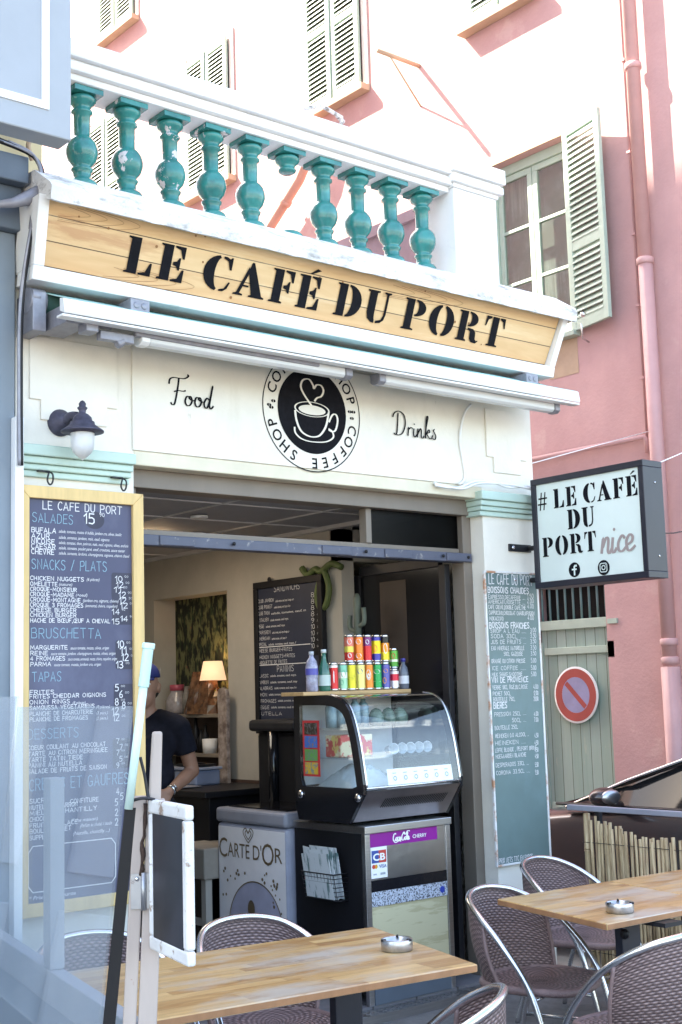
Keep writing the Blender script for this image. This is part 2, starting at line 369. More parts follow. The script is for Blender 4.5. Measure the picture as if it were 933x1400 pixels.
# stencil display capitals (height 1)
_wt = lambda x: [(x, 1), (x, .95), (x+.14, .9), (x+.22, .66), (x+.27, .66), (x+.27, 1)]
_wb = lambda x: [(x, 0), (x, .05), (x+.16, .1), (x+.25, .36), (x+.3, .36), (x+.3, 0)]
_stem = [(0, 0), (0, .045), (.07, .07), (.07, .93), (0, .955), (0, 1), (.31, 1), (.31, 0)]
_mid = [(.35, .46), (.35, .54), (.44, .57), (.49, .68), (.53, .68), (.53, .33), (.49, .33), (.44, .43)]
def _cres(cx, cy, ro, ry, ri, riy, a0, a1, n=12):
    return arc(cx, cy, ro, ry, a0, a1, n)+arc(cx, cy, ri, riy, a1, a0, n)
STN = {'L': ([_stem, _wb(.35)], .66), 'E': ([_stem, _wt(.35), _mid, _wb(.35)], .66), 'F': ([[(0, 0), (0, .045), (.07, .07), (.07, .93), (0, .955), (0, 1), (.31, 1), (.31, .07), (.38, .045), (.38, 0)], _wt(.35), _mid], .63),
 'C': ([_cres(.42, .5, .42, .51, .13, .44, 97, 263), [(.47, 1.0), (.47, .94), (.6, .88), (.67, .64), (.72, .64), (.72, 1), (.68, 1), (.64, .95), (.56, 1)], [(.47, .0), (.47, .05), (.6, .1), (.7, .3), (.74, .29), (.68, .1), (.58, .01)]], .74),
 'A': ([[(-.02, 0), (-.02, .045), (.06, .07), (.30, .86), (.34, .72), (.15, .07), (.24, .045), (.24, 0)], [(.36, 1.0), (.42, 1.0), (.76, .07), (.83, .045), (.83, 0), (.4, 0), (.4, .045), (.47, .07), (.30, .72)], [(.2, .27), (.215, .32), (.36, .32), (.375, .27)]], .82),
 'D': ([_stem, [(.36, 1)]+arc(.36, .5, .44, .5, 88, -88, 14)+[(.36, 0), (.36, .06)]+arc(.36, .5, .14, .44, -85, 85, 10)+[(.36, .94)]], .8),
 'U': ([[(0, 1), (0, .955), (.07, .93), (.07, .3), (.12, .1), (.24, 0), (.34, -.02), (.34, .08), (.32, .13), (.31, .3), (.31, .93), (.38, .955), (.38, 1)], [(.39, -.02), (.54, .02), (.64, .12), (.68, .3), (.68, .93), (.75, .955), (.75, 1), (.53, 1), (.53, .955), (.61, .93), (.61, .3), (.55, .12), (.39, .06)]], .75),
 'P': ([[(0, 0), (0, .045), (.07, .07), (.07, .93), (0, .955), (0, 1), (.31, 1), (.31, .07), (.4, .045), (.4, 0)], [(.36, 1)]+arc(.38, .73, .34, .27, 88, -88, 12)+[(.36, .46), (.36, .52)]+arc(.38, .73, .09, .21, -85, 85, 8)+[(.36, .94)]], .74),
 'O': ([_cres(.40, .5, .40, .51, .13, .44, 96, 264), _cres(.46, .5, .40, .51, .13, .44, -84, 84)], .86),
 'R': ([[(0, 0), (0, .045), (.07, .07), (.07, .93), (0, .955), (0, 1), (.31, 1), (.31, .07), (.38, .045), (.38, 0)], [(.36, 1)]+arc(.38, .75, .32, .25, 88, -88, 12)+[(.36, .5), (.36, .56)]+arc(.38, .75, .08, .19, -85, 85, 8)+[(.36, .94)], [(.38, .46), (.58, .44), (.68, .34), (.7, .12), (.76, .06), (.8, .1), (.82, .06), (.74, -.02), (.58, 0), (.5, .1), (.48, .34), (.38, .41)]], .82),
 'T': ([[(.25, .07), (.17, .045), (.17, 0), (.57, 0), (.57, .045), (.49, .07), (.49, 1), (.25, 1)], [(.21, 1), (.21, .94), (.1, .88), (.04, .66), (0, .66), (.02, 1)], [(.53, 1), (.53, .94), (.64, .88), (.7, .66), (.74, .66), (.72, 1)]], .74),
 '#': ([[(.12, 0), (.19, 0), (.31, .94), (.24, .94)], [(.36, 0), (.43, 0), (.55, .94), (.48, .94)], [(.02, .28), (.02, .36), (.58, .36), (.58, .28)], [(.07, .58), (.07, .66), (.63, .66), (.63, .58)]], .62)}
STN['É'] = (STN['E'][0]+[[(.26, 1.06), (.46, 1.24), (.58, 1.2), (.34, 1.06)]], .66)
def stencil(art, txt, u, v, h, fit=None, track=.1, space=.42, shear=0.):
    tot = sum((STN[c][1]+track) if c != ' ' else space for c in txt)-track
    sx = fit/tot if fit else h; x = u
    for c in txt:
        if c == ' ': x += space*sx; continue
        for p in STN[c][0]: art.poly([(x+a*sx+shear*b*h, v+b*h) for a, b in p])
        x += (STN[c][1]+track)*sx
def script(art, strokes, u, v, h, wd, calli=.5, n=6):
    for st in strokes: art.line([(u+p[0]*h, v+p[1]*h) for p in spline([(a, b, 0) for a, b in st], n)], wd, calli)
# ------------------------------------------------------------------ the materials
M_cream = stains(mat('cream_paint', (.84, .80, .72), .7, noise=.04, scale=3, bump=.12, bscale=55), (.60, .55, .45), .58, .8, 2.2, (1.4, 1, .35), .6); stains(M_cream, (.35, .30, .24), .68, .76, 14, (1, 1, .5), .5)
M_white = stains(mat('white_paint', (.84, .84, .84), .65, noise=.03, scale=4, bump=.06, bscale=70), (.55, .53, .5), .62, .75, 5, (1, 1, 1), .6)
M_ledge = stains(mat('weathered_render', (.80, .80, .80), .8, noise=.06, scale=5, bump=.3, bscale=40), (.16, .15, .14), .54, .70, 5, (1, 1, 2.2), .85); stains(M_ledge, (.30, .28, .26), .58, .66, 22, (1, 1, 1.5), .5)
M_mint = stains(mat('mint_paint', S(190, 214, 204), .5, noise=.03, scale=8), (.35, .42, .38), .6, .75, 6, (1, 1, 1), .35)
M_pink = stains(mat('pink_render', (.58, .355, .35), .88, noise=.06, scale=2.2, bump=.25, bscale=34), (.50, .30, .295), .5, .7, 1.3, (1, 1, .3), .75); stains(M_pink, (.64, .46, .44), .6, .66, 2.4, (1, 1, .8), .4); stains(M_pink, (.36, .24, .23), .66, .74, 9, (1, 1, .25), .5)
M_pinkp = mat('pink_pipe', (.57, .34, .335), .5, noise=.04)
M_ochre = mat('ochre_plaster', (.52, .38, .27), .8, noise=.06)
M_pgreen = stains(mat('pale_green_paint', (.42, .53, .45), .55, noise=.04, scale=9), (.35, .38, .33), .6, .75, 9, (1, 1, 1), .5)
M_door = planks('door_boards', (.26, .37, .32), (.37, .47, .42), 1, .105, rough=.6, line=.03, dark=(.09, .12, .09), grain=(20, 20, 1.6), worn=((.5, .52, .42), .62, .7, 8, (1, 1, .3), .7))
M_slate = mat('blue_grey_paint', S(158, 164, 172), .45, noise=.03, scale=4)
M_slate2 = mat('blue_grey_shop', S(130, 142, 154), .5, noise=.05, scale=3)
M_slated = mat('dark_grey_paint', S(96, 108, 122), .5, noise=.05)
M_beige = stains(mat('beige_render', S(222, 205, 165), .8, noise=.05), (.45, .38, .25), .6, .8, 3)
M_whiteg = mat('white_gloss', (.85, .86, .87), .35, noise=.02)
M_frame = mat('taupe_metal', S(128, 118, 108), .5, noise=.06, scale=5, stretch=(1, 1, .3))
M_steelb = stains(mat('blue_grey_steel', S(86, 90, 108), .5, 0., noise=.08), S(170, 165, 160), .6, .7, 22, (1, 1, 1), .6)
M_alu = mat('aluminium', (.72, .72, .74), .24, 1, noise=.05, scale=20)
M_steel = mat('brushed_steel', (.55, .55, .57), .32, 1, noise=.08, scale=3, stretch=(1, 40, 40))
M_grey = mat('grey_cast_metal', S(150, 150, 160), .45, .3, noise=.1, scale=20)
M_iron = mat('black_iron', (.025, .025, .03), .45, .3, noise=.1)
M_black = mat('black_plastic', (.011, .011, .014), .45, noise=.1, spec=.3)
M_blackg = mat('black_gloss', (.012, .012, .015), .12, noise=.05)
M_letter = mat('black_lettering', (.010, .010, .014), .8, noise=.15, scale=30, spec=.12)
M_letterg = mat('grey_lettering', S(165, 150, 148), .55, noise=.05)
M_pine = planks('sign_pine', S(204, 162, 114), S(232, 202, 156), 2, .105, rough=.5, line=.022, dark=(.10, .055, .025), grain=(2.2, 9, 16), bump=.1)
stains(M_pine, S(176, 118, 78), .60, .70, 1.1, (1.2, 1, 9), .55); stains(M_pine, S(236, 214, 176), .56, .7, 1.6, (.8, 1, 7), .5)
M_teal = mat('teal_glaze', (.028, .245, .225), .22, noise=.18, scale=9, col2=(.016, .15, .14), coat=.4)
M_tealc = stains(mat('chipped_teal_glaze', (.028, .245, .225), .25, noise=.18, scale=9, col2=(.016, .15, .14), coat=.2), (.62, .58, .58), .60, .615, 7, (1, 1, .8), 1., 6); stains(M_tealc, (.03, .10, .09), .6, .7, 16, (1, 1, 1), .6); stains(M_teal, (.03, .11, .10), .62, .72, 14, (1, 1, 1), .55)
M_awn = mat('mint_canvas', S(170, 205, 200), .85, noise=.05, scale=3, bump=.15, bscale=12)
M_awnd = mat('dark_green_canvas', S(50, 86, 80), .85, noise=.1, bump=.2, bscale=30)
M_tube = mat('ribbed_diffuser', (.72, .74, .76), .25, noise=.04, scale=3, stretch=(.4, 40, 40))
M_lampm = mat('aged_lamp_metal', S(84, 82, 100), .6, .3, noise=.18, scale=25)
M_frost = mat('frosted_glass', (.82, .84, .86), .3, noise=.05, scale=6, trans=.25)
M_slateboard = stains(mat('blue_slate', S(76, 78, 104), .55, noise=.06, scale=3), S(112, 116, 140), .5, .75, 2.5, (1, 1, .6), .6)
M_slategreen = stains(mat('green_slate', S(102, 124, 124), .55, noise=.06, scale=3), S(122, 148, 152), .5, .75, 2.5, (1, 1, .6), .5)
M_slatedk = stains(mat('dark_slate', S(44, 50, 70), .5, noise=.06, scale=3), S(62, 66, 84), .5, .75, 3, (1, 1, .6), .5)
M_chalk = mat('white_chalk', (.80, .80, .82), .9, noise=.06, scale=60)
M_chalkb = mat('blue_chalk', S(146, 182, 200), .9, noise=.08, scale=60)
M_patch = mat('dark_price_patch', S(66, 66, 82), .7, noise=.08)
M_pinefr = mat('pine_frame', S(222, 190, 130), .5, noise=.07, scale=4, stretch=(8, 8, 1))
M_tab = planks('oak_strips', S(150, 98, 48), S(222, 184, 126), 1, .052, 0, .34, rough=.35, line=.012, dark=(.25, .16, .08), grain=(4, 26, 26), worn=(S(192, 182, 168), .48, .66, 2.2, (1, 2.4, 1), .85), coat=.15)
stains(M_tab, S(120, 82, 52), .64, .72, 7, (1, 1.6, 1), .55)
M_tabe = mat('table_edge', S(176, 126, 88), .5, noise=.12, scale=12, stretch=(1, 1, .4))
M_weave = weave('wicker_weave', S(66, 48, 48), S(166, 141, 138))
M_rim = mat('wicker_rim', S(140, 116, 114), .5, noise=.1, scale=30, bump=.4, bscale=120)
M_cane = mat('bamboo_cane', S(206, 184, 146), .55, noise=.14, scale=5, col2=S(150, 122, 90), stretch=(14, 14, 1.2))
M_inner = mat('interior_cream', S(182, 177, 168), .8, noise=.04)
M_innerd = mat('interior_brown', S(84, 66, 58), .7, noise=.1)
M_ceil = mat('grey_ceiling', S(156, 157, 164), .7, noise=.05)
M_tile = planks('grey_floor_tiles', S(98, 98, 104), S(130, 130, 136), 0, .3, 1, .3, rough=.5, line=.02, dark=(.05, .05, .05), grain=(6, 6, 6), bump=.1)
M_stone = mat('pavement_stone', S(122, 120, 120), .8, noise=.16, scale=8, bump=.3, bscale=60)
M_asph = mat('quay_paving', (.30, .285, .26), .85, noise=.12, scale=3, bump=.4, bscale=200)
M_clear = glass('clear_glass')
M_screen = glass('screen_glass', (.95, .97, .98), .02, .01, dust_veil=.07)  # dust coat raised to paint the pale reflection veil on the panes
M_dark = glass('smoked_glass', (.10, .09, .09), .0, .3, gloss=(.25, .24, .24))
M_cool = glass('cabinet_glass', (.94, .97, .98), .045)
M_winp = glass('window_glass', (.8, .82, .8), .05, .03)
M_void = mat('opening_shade', (.012, .011, .011), .8, noise=.1)  # near-black colour painting the shade inside openings
# ------------------------------------------------------------------ ground
g = MB(); g.grid(lambda u, v: (-120+u*240, -120+v*240, -.10), 24, 24); tag(g.build('ground', M_asph, fix=False), kind='structure')
g = MB(); g.box(-6, 6.25, -3.6, -.02, -.3, -.06); tag(g.build('pavement', M_stone, bevel=.01), kind='structure')
g = MB(); g.box(2.55, 5.6, 0.0, 4.0, -.3, 0.0); tag(g.build('floor', M_tile), kind='structure')
g = MB(); g.box(3.0, 5.44, -.10, -.002, -.28, -.015)
for k in range(46):
    for j in range(3): g.box(3.05+k*.052, 3.08+k*.052, -.092+j*.03, -.078+j*.03, -.015, -.012)
tag(g.build('kerb_strip', M_steel), kind='structure')
# ------------------------------------------------------------------ the cafe building
cafe = thing('cafe_building', 'low cream painted cafe with wide open front and mint capitals under the balustrade', 'building', (4.2, 0, 0))
X0, X1 = 2.53, 5.9
m = MB()
m.box(X0, X1, 0.0, .2, 2.70, 3.87)                      # fascia
m.box(X0, 3.13, 0.0, .2, -.06, 2.70)                    # left pier
m.box(5.45, X1, 0.0, .2, -.06, 2.70)                    # right pier
m.box(X0, X0+.15, .2, 4.0, -.06, 3.87); m.box(X1-.2, X1, .2, 4.0, -.06, 3.87); m.box(X0, X1, 3.9, 4.1, -.06, 3.87)
m.build('wall', M_cream, cafe, bevel=.004)
m = MB(); m.box(X0+.15, X1-.2, .2, 3.9, 3.7, 3.86); m.build('roof', M_ledge, cafe)
for xa, xb in ((2.575, 3.06), (5.48, 5.86)):             # raised panels on the two pilasters, with stepped lower corners
    z0, z1 = 2.84, 3.22; m = MB()
    pts = [(xa+.02, z1), (xb-.02, z1), (xb-.02, z0+.09), (xb-.075, z0+.09), (xb-.075, z0), (xa+.075, z0), (xa+.075, z0+.09), (xa+.02, z0+.09)]
    m.prism([(x, 0.0, z) for x, z in pts], (0, -.011, 0)); m.build('pilaster_panel', M_cream, cafe, bevel=.003)
m = MB(); m.box(3.12, 5.36, -.012, 0.0, 2.745, 3.30); m.build('fascia_board', M_cream, cafe, bevel=.003)
m = MB(); m.box(3.13, 5.45, -.006, .13, 2.675, 2.745); m.build('lintel_trim', mat('pale_trim', S(226, 218, 196), .6, noise=.05), cafe, bevel=.006)
def capital(x0, x1):
    m = MB()
    for (z0, z1, p) in ((2.665, 2.715, .062), (2.632, 2.664, .045), (2.605, 2.631, .032), (2.575, 2.604, .018)):
        m.box(x0-p*.55, x1+p*.3, -p, .16, z0, z1)
    return m.build('capital', M_mint, cafe, bevel=.006)
capital(2.56, 3.09); capital(5.425, 5.885)
fr = MB(); fr.box(3.13, 5.45, .08, .2, 2.585, 2.675); fr.box(3.131, 3.20, .10, .2, 0, 2.585); fr.box(5.38, 5.449, .10, .2, 0, 2.585)
fr.box(4.66, 4.70, .12, .18, 2.393, 2.585)
fr.build('opening_frame', M_frame, cafe, bevel=.004)
m = MB(); m.box(3.2, 5.375, .13, .19, 2.365, 2.392); m.build('rail_flange', M_frame, cafe)
m = MB(); m.box(3.2, 5.44, .09, .17, 2.312, 2.364)
for x in (3.42, 4.42, 4.86, 5.33): m.box(x-.10, x+.10, .082, .0895, 2.315, 2.361)
ra = m.build('shutter_rail', M_steelb, cafe, bevel=.008)
m = MB()
for x in (3.75, 4.62, 5.2, 5.4): m.lathe([(.010, 0), (.010, .004)], (x, .0815, 2.34), 10, (0, -1, 0))
m.build('bolt', M_black, ra)
m = MB(); m.box(4.70, 5.378, .14, .15, 2.393, 2.584); m.build('transom_glass', M_dark, cafe)
# interior shell
m = MB(); m.box(5.2, 5.3, 1.0, 2.26, 0, 2.62); m.box(5.2, 5.3, 3.23, 3.9, 0, 2.62); m.box(5.2, 5.3, 2.26, 3.23, 2.31, 2.62); m.box(5.2, 5.3, 2.26, 3.23, 0, .80)
m.box(5.2, 5.7, 1.0, 1.1, 2.4, 2.6); m.box(2.69, 5.2, 3.5, 3.6, 0, 2.62); m.box(2.69, 2.74, .2, 3.5, 0, 2.62)
m.box(5.3, 5.40, 3.23, 3.26, .75, 2.4); m.box(5.3, 5.40, 2.2, 2.26, .75, 2.4); m.box(5.3, 5.40, 2.26, 3.23, 2.31, 2.36)
m.build('interior_wall', M_inner, cafe)
m = MB(); m.box(5.186, 5.199, 1.0, 2.26, 0, 1.02); m.build('wainscot', M_innerd, cafe)
m = MB(); m.box(5.39, 5.41, 2.26, 3.23, .75, 2.4)
M_jungle = mat('leaf_wallpaper', S(112, 114, 78), .7, scale=15, col2=S(22, 28, 20), lo=.47, hi=.56, stretch=(1, 1.3, .55), detail=3); stains(M_jungle, S(150, 96, 74), .66, .7, 6); stains(M_jungle, S(40, 58, 38), .55, .6, 14, (1, 2, .6))
m.build('wallpaper', M_jungle, cafe)
m = MB(); m.box(2.7, 5.5, .2, 3.6, 2.625, 2.65); ce = m.build('ceiling', M_ceil, cafe)
m = MB()
for y in (.55, 1.15, 1.75, 2.35, 2.95): m.box(2.7, 5.2, y, y+.012, 2.618, 2.626)
for x in (3.3, 4.0, 4.7): m.box(x, x+.012, .2, 3.5, 2.617, 2.626)
m.box(5.15, 5.2, .2, 3.5, 2.6, 2.626)
m.build('ceiling_joint', mat('ceiling_joint', S(206, 206, 208), .6), ce)
m = MB(); m.box(4.2, 4.5, 1.85, 1.95, 2.585, 2.605); m.build('ceiling_lamp', emit('warm_lamp', (1, .72, .45), 5.), ce)
ald = bpy.data.lights.new('interior_fill_light', 'AREA'); ald.energy = 2.5; ald.color = (1, .95, .9); ald.size = .8; al = bpy.data.objects.new('interior_fill_light', ald); COL.objects.link(al); al.parent = ce; al.location = (3.9, 1.9, 2.58)-tri_w(ce) if False else Vector((3.9, 1.7, 2.57))-tri_w(ce)  # area light without a body, added to brighten the interior
for (x, y) in ((4.15, 1.0), (4.6, 1.7)):
    m = MB(); m.lathe([(.05, 0), (.05, .012), (.04, .012), (.035, .004)], (x, y, 2.605), 20); m.build('ceiling_spot', M_whiteg, ce)
# lettering on the fascia
a = Art((0, -.012, 0)); DY = -.012
cx, cz, R = 4.2, 3.052, .325
a.ring(cx, cz, R-.006, R, 72); a.disc(cx, cz, .228, 64)
def ringtext(txt, a_start, a_end, rad, h):
    n = len(txt)
    for i, ch in enumerate(txt):
        if ch == ' ': continue
        an = a_start+(a_end-a_start)*i/(n-1); t = radians(an); rot = t-pi/2
        a.text(ch, cx+cos(t)*rad, cz+sin(t)*rad, h, rot=rot, align=.5) if False else None
        w_ = font2d(ch, .012)[2]*h/.73
        a.text(ch, cx+cos(t)*rad-cos(rot)*w_/2, cz+sin(t)*rad-sin(rot)*w_/2, h, rot=rot, bold=.012)
ringtext('COFFEE SHOP', 160, 18, .251, .058); ringtext('COFFEE SHOP', -16, -162, .251, .058)
for sgn in (0, 180):
    for du, dv in ((.268, -.0), (.255, .035), (.28, .036)) if sgn == 0 else ((-.268, 0.), (-.255, .035), (-.282, .012)):
        for k in (-1, 1): a.poly([(cx+du+.011*cos(q)*1.1+k*.002, cz+dv-.01+.008*sin(q)) for q in [pi*(j/8-.5)*1+(0 if k > 0 else pi) for j in range(9)]])
a.build('logo', M_letter, cafe, fix=False)
a = Art((0, -.012, 0), lift=.0035)
P_ = lambda pts: [(cx+x, cz-.008+z*.9) for x, z in pts]
sp2 = lambda pts, n=8: [(p.x, p.y) for p in spline([(x, z, 0) for x, z in pts], n)]
L_ = lambda pts, w_, c_=.45: a.line(P_(sp2(pts)), w_, c_)
L_([(.0, .032), (-.055, .10), (-.075, .145), (-.06, .185), (-.02, .195), (.005, .165), (.012, .145), (.03, .168), (.06, .168), (.075, .14), (.06, .105), (.03, .09), (.012, .068)], .010)
a.ring(cx-.005, cz+.008, .108, .118, 40, ky=.34); a.poly([(cx-.005+.09*cos(2*pi*k/30), cz+.004+.026*sin(2*pi*k/30)) for k in range(30)])
L_([(-.118, .0), (-.11, -.06), (-.085, -.115), (-.045, -.14), (-.0, -.145), (.045, -.128), (.085, -.07), (.105, .01)], .011)
L_([(.105, -.045), (.13, -.0), (.155, .005), (.165, -.03), (.15, -.085), (.125, -.1), (.1, -.09)], .010)
L_([(-.125, -.10), (-.12, -.135), (-.08, -.165), (-.01, -.175), (.08, -.165), (.13, -.135), (.125, -.10), (.1, -.085)], .009)
a.build('cup_emblem', M_cream, cafe, fix=False)
FOOD = [[(.30, .98), (.26, .7), (.18, .3), (.10, .02), (.0, -.02), (-.06, .06)], [(-.12, .72), (-.08, .9), (.08, .98), (.30, .98), (.55, 1.0), (.70, 1.1), (.66, 1.16)], [(.08, .46), (.26, .52), (.48, .52), (.58, .56)],
 [(.74, .36), (.62, .34), (.55, .16), (.62, .02), (.76, .05), (.84, .22), (.78, .36), (.72, .3), (.84, .22), (.98, .24)], [(1.14, .36), (1.02, .34), (.96, .16), (1.03, .02), (1.16, .05), (1.24, .22), (1.18, .36), (1.12, .3), (1.24, .22), (1.36, .22)],
 [(1.58, .32), (1.48, .38), (1.36, .2), (1.38, .04), (1.48, .03), (1.6, .3), (1.74, .86), (1.66, .5), (1.58, .12), (1.64, .0), (1.76, .12)]]
DRINKS = [[(.20, .92), (.16, .5), (.10, .1), (.02, .0), (-.06, .06)], [(-.1, .72), (.0, .9), (.25, 1.0), (.52, .86), (.58, .5), (.42, .12), (.2, .0), (.04, .02)], [(.70, .02), (.76, .36), (.74, .28), (.88, .38), (.98, .34)], [(1.05, .36), (1.02, .08), (1.1, .0), (1.2, .12)], [(1.07, .52), (1.09, .56)],
 [(1.22, .0), (1.27, .36), (1.24, .12), (1.4, .38), (1.46, .28), (1.44, .04), (1.52, .0), (1.6, .1)], [(1.66, .0), (1.72, .4), (1.86, .9), (1.78, .88), (1.7, .3), (1.68, .0)], [(1.70, .16), (1.88, .38), (1.92, .28), (1.76, .2), (1.9, .02), (2.02, .04), (2.1, .18)], [(2.22, .44), (2.14, .36), (2.26, .16), (2.2, .0), (2.06, .04)]]
a = Art((0, -.012, 0))
o = pY(228, 550, -.012); script(a, FOOD, o.x+.03, o.z-.005, .135, .0085)
o = pY(534, 591, -.012); script(a, DRINKS, o.x+.03, o.z-.01, .135, .0075)
a.build('script_lettering', M_letter, cafe, fix=False)
# ------------------------------------------------------------------ projecting ledge and name board
led = MB()
prof = [(.2, 3.79), (-.24, 3.785), (-.315, 3.745), (-.335, 3.74), (-.345, 3.80), (-.33, 3.822), (-.18, 3.925), (.2, 3.93)]
n = 60; vs = []
for i in range(n+1):
    x = 2.53+(5.98-2.53)*i/n
    for j, (y, z) in enumerate(prof):
        k = .003 if 2 <= j <= 5 else 0
        vs.append((x, y+random.uniform(-k, k), z+random.uniform(-k, k)))
q = len(prof); fs = [(i*q+j, i*q+(j+1) % q, (i+1)*q+(j+1) % q, (i+1)*q+j) for i in range(n) for j in range(q)]+[list(range(q)), [n*q+j for j in range(q)][::-1]]
led.add(vs, fs); led.build('ledge', M_ledge, cafe)
sg = thing('name_board', 'long pine plank name board in a white box frame below the ledge', 'sign', (4.2, -.2, 3.6))
zb, zt, yb, yt = 3.475, 3.775, -.165, -.265
lb = pY(57, 361, yb); rb = pY(744, 506, yb); lt = pY(67, 281, yt); rt = pY(766, 437, yt)
zb = (lb.z+rb.z)/2; zt = 3.775
Pb = [(lb.x, yb, zb), (rb.x, yb, zb), (rt.x, yt, zt), (lt.x, yt, zt)]
m = MB(); m.slab(Pb, (0, .02, 0)); m.build('plank_panel', M_pine, sg)
m = MB(); t = .055
m.slab([(lb.x-.06, yb-.03, zb-.066), (rb.x+.05, yb-.03, zb-.066), (rb.x+.05, yb-.045, zb-.004), (lb.x-.06, yb-.045, zb-.004)], (0, .16, 0))
m.slab([(rb.x+.006, yb-.045, zb-.0035), (rb.x+.05, yb-.045, zb-.0035), (rt.x+.05, yt-.03, zt-.002), (rt.x+.006, yt-.03, zt-.002)], (0, .2, 0))
m.slab([(lb.x-.06, yb-.045, zb-.0035), (lb.x-.008, yb-.045, zb-.0035), (lt.x-.008, yt-.03, zt-.002), (lt.x-.06, yt-.03, zt-.002)], (0, .2, 0))
m.build('box_frame', M_white, sg, bevel=.004)
Vv = Vector((0, yt-yb, zt-zb)).normalized()
U0 = Vector((lb.x, yb, zb))
def on_sign(x, y):        # pixel to (u,v) on the tilted board
    Nn = Vector((1, 0, 0)).cross(Vv); d = ray(x, y); tt = (U0-CAM).dot(Nn)/d.dot(Nn); p = CAM+d*tt-U0
    return p.dot(Vector((1, 0, 0))), p.dot(Vv)
a = Art(U0, (1, 0, 0), Vv, lift=.004)
p0 = on_sign(168, 369); p1 = on_sign(666, 474); p2 = on_sign(693, 436)
hh = .185; v0 = (p0[1]+p1[1])/2
p3 = on_sign(184, 322); hh = p3[1]-p0[1]+.004
stencil(a, 'LE CAFÉ DU PORT', p0[0], v0, hh, fit=(p1[0]+.105)-p0[0], track=.14, space=.34, shear=.04)
a.build('name_lettering', M_letter, sg, fix=False)
a = Art(U0, (1, 0, 0), Vv, lift=.0022); random.seed(3)
for k in range(16): a.disc(random.uniform(.1, 3.1), random.uniform(.03, .3), random.uniform(.004, .008), 10)
for (u, v, w_) in ((.04, .27, .42), (1.95, .255, .6), (.3, .05, .5)):
    for k in range(4): a.line(sp2([(u, v-.03-.007*k), (u+w_*(.15+.16*k), v-.022-.005*k), (u+w_*(.36+.2*k), v-.004), (u+w_*(.30+.19*k), v+.008+.003*k), (u+w_*(.1+.1*k), v+.018+.004*k)]), .0016)
a.build('knot', mat('knot_brown', S(150, 104, 62), .6), sg, fix=False)
# ------------------------------------------------------------------ balustrade
PX0, PX1 = pY(622, 300, -.20).x, pY(681, 330, -.20).x
bal = thing('balustrade', 'white stone balustrade with ten teal glazed balusters along the cafe roof edge', 'balustrade', (4.0, -.08, 3.93))
m = MB()
for z0, z1, ya, yb_ in ((4.405, 4.44, -.17, .03), (4.44, 4.485, -.20, .06), (4.485, 4.50, -.185, .045), (4.50, 4.585, -.215, .07)): m.box(2.50, PX0-.006, ya, yb_, z0, z1)
m.build('rail', M_white, bal, bevel=.008)
m = MB(); m.box(PX0, PX1, -.20, .12, 3.87, 4.43)
for z0, z1, e in ((4.43, 4.455, .012), (4.455, 4.50, .035), (4.50, 4.515, .022), (4.515, 4.605, .045)): m.box(PX0-e*.8, PX1+e, -.20-e, .12+e, z0, z1)
m.build('pier', M_white, bal, bevel=.006)
m = MB(); m.box(5.50, 5.66, .2, 2.2, 3.9, 4.53); m.box(5.47, 5.69, .27, 2.2, 4.531, 4.60); m.build('side_parapet', mat('mauve_render', S(172, 146, 150), .8, noise=.08), bal)
def base_prof(): return [(.072, 0), (.074, .018), (.066, .032), (.05, .04), (.043, .055), (.041, .075), (.050, .086), (.052, .094), (.042, .102), (.046, .112), (.064, .135), (.074, .165), (.076, .19), (.070, .215), (.055, .238), (.041, .248), (.039, .26)]
def top_prof(h): return [(.038, h-.185), (.038, h-.115), (.050, h-.108), (.050, h-.098), (.040, h-.092), (.043, h-.075), (.058, h-.062), (.066, h-.048), (.066, h-.038), (.056, h-.030), (.056, h-.027)]
H_ = 4.405-3.93
def petal(j, ang):
    if 9 <= j <= 15:
        w = (1, 1, 1, 1, .9, .6, .3)[j-9] if j > 9 else .5
        c = abs(cos(ang*2.5+.4)); d_ = abs(sin(ang*2.5+.4))
        return 1+w*(.07*c**.4-.05)+(.03*w if d_ > .93 and j < 12 else 0)
    return 1
for i in range(10):
    x = 2.82+.24*i; y = -.08; z = 3.93; mt = M_tealc if i in (1, 2, 3) else M_teal
    m = MB()
    if i != 5:
        for k in range(5):
            an = 2*pi*k/5+.35*i; c_ = Vector((x+.036*cos(an), y+.036*sin(an), z+.172))
            n0 = len(m.v); m.ball((0, 0, 0), (.030, .042, .062), 16, 12)
            Mx = Matrix.Rotation(an, 3, 'Z')
            for q_ in range(n0, len(m.v)):
                p_ = m.v[q_]; f_ = 1-.45*max(0, p_.z/.062)**2; m.v[q_] = c_+Mx @ Vector((p_.x-.012*max(0, p_.z/.062), p_.y*f_, p_.z))
    if i == 5:
        m.lathe([(.072, 0), (.074, .018), (.06, .034), (.03, .04)], (x, y, z), 32)
        m.lathe([(.034, H_-.115), (.046, H_-.108), (.048, H_-.098), (.040, H_-.092), (.043, H_-.075), (.058, H_-.062), (.066, H_-.048), (.066, H_-.038), (.056, H_-.027)], (x, y, z), 32)
        m.box(x-.072, x+.072, y-.072, y+.072, z+H_-.027, z+H_-.002)
        o = m.build('broken_baluster', mt, bal); o['label'] = 'broken baluster with only its foot and its cap left'
        continue
    h2 = H_-.185
    pr = base_prof(); m.lathe([(r, h*1.0) for r, h in pr]+[(.038, .265)]+top_prof(H_), (x, y, z), 60, mod=petal)
    m.box(x-.074, x+.074, y-.074, y+.074, z+H_-.027, z+H_-.002)
    o = m.build('baluster', mt, bal)
    if i in (1, 2, 3): o['label'] = 'baluster with flaked glaze baring white plaster'
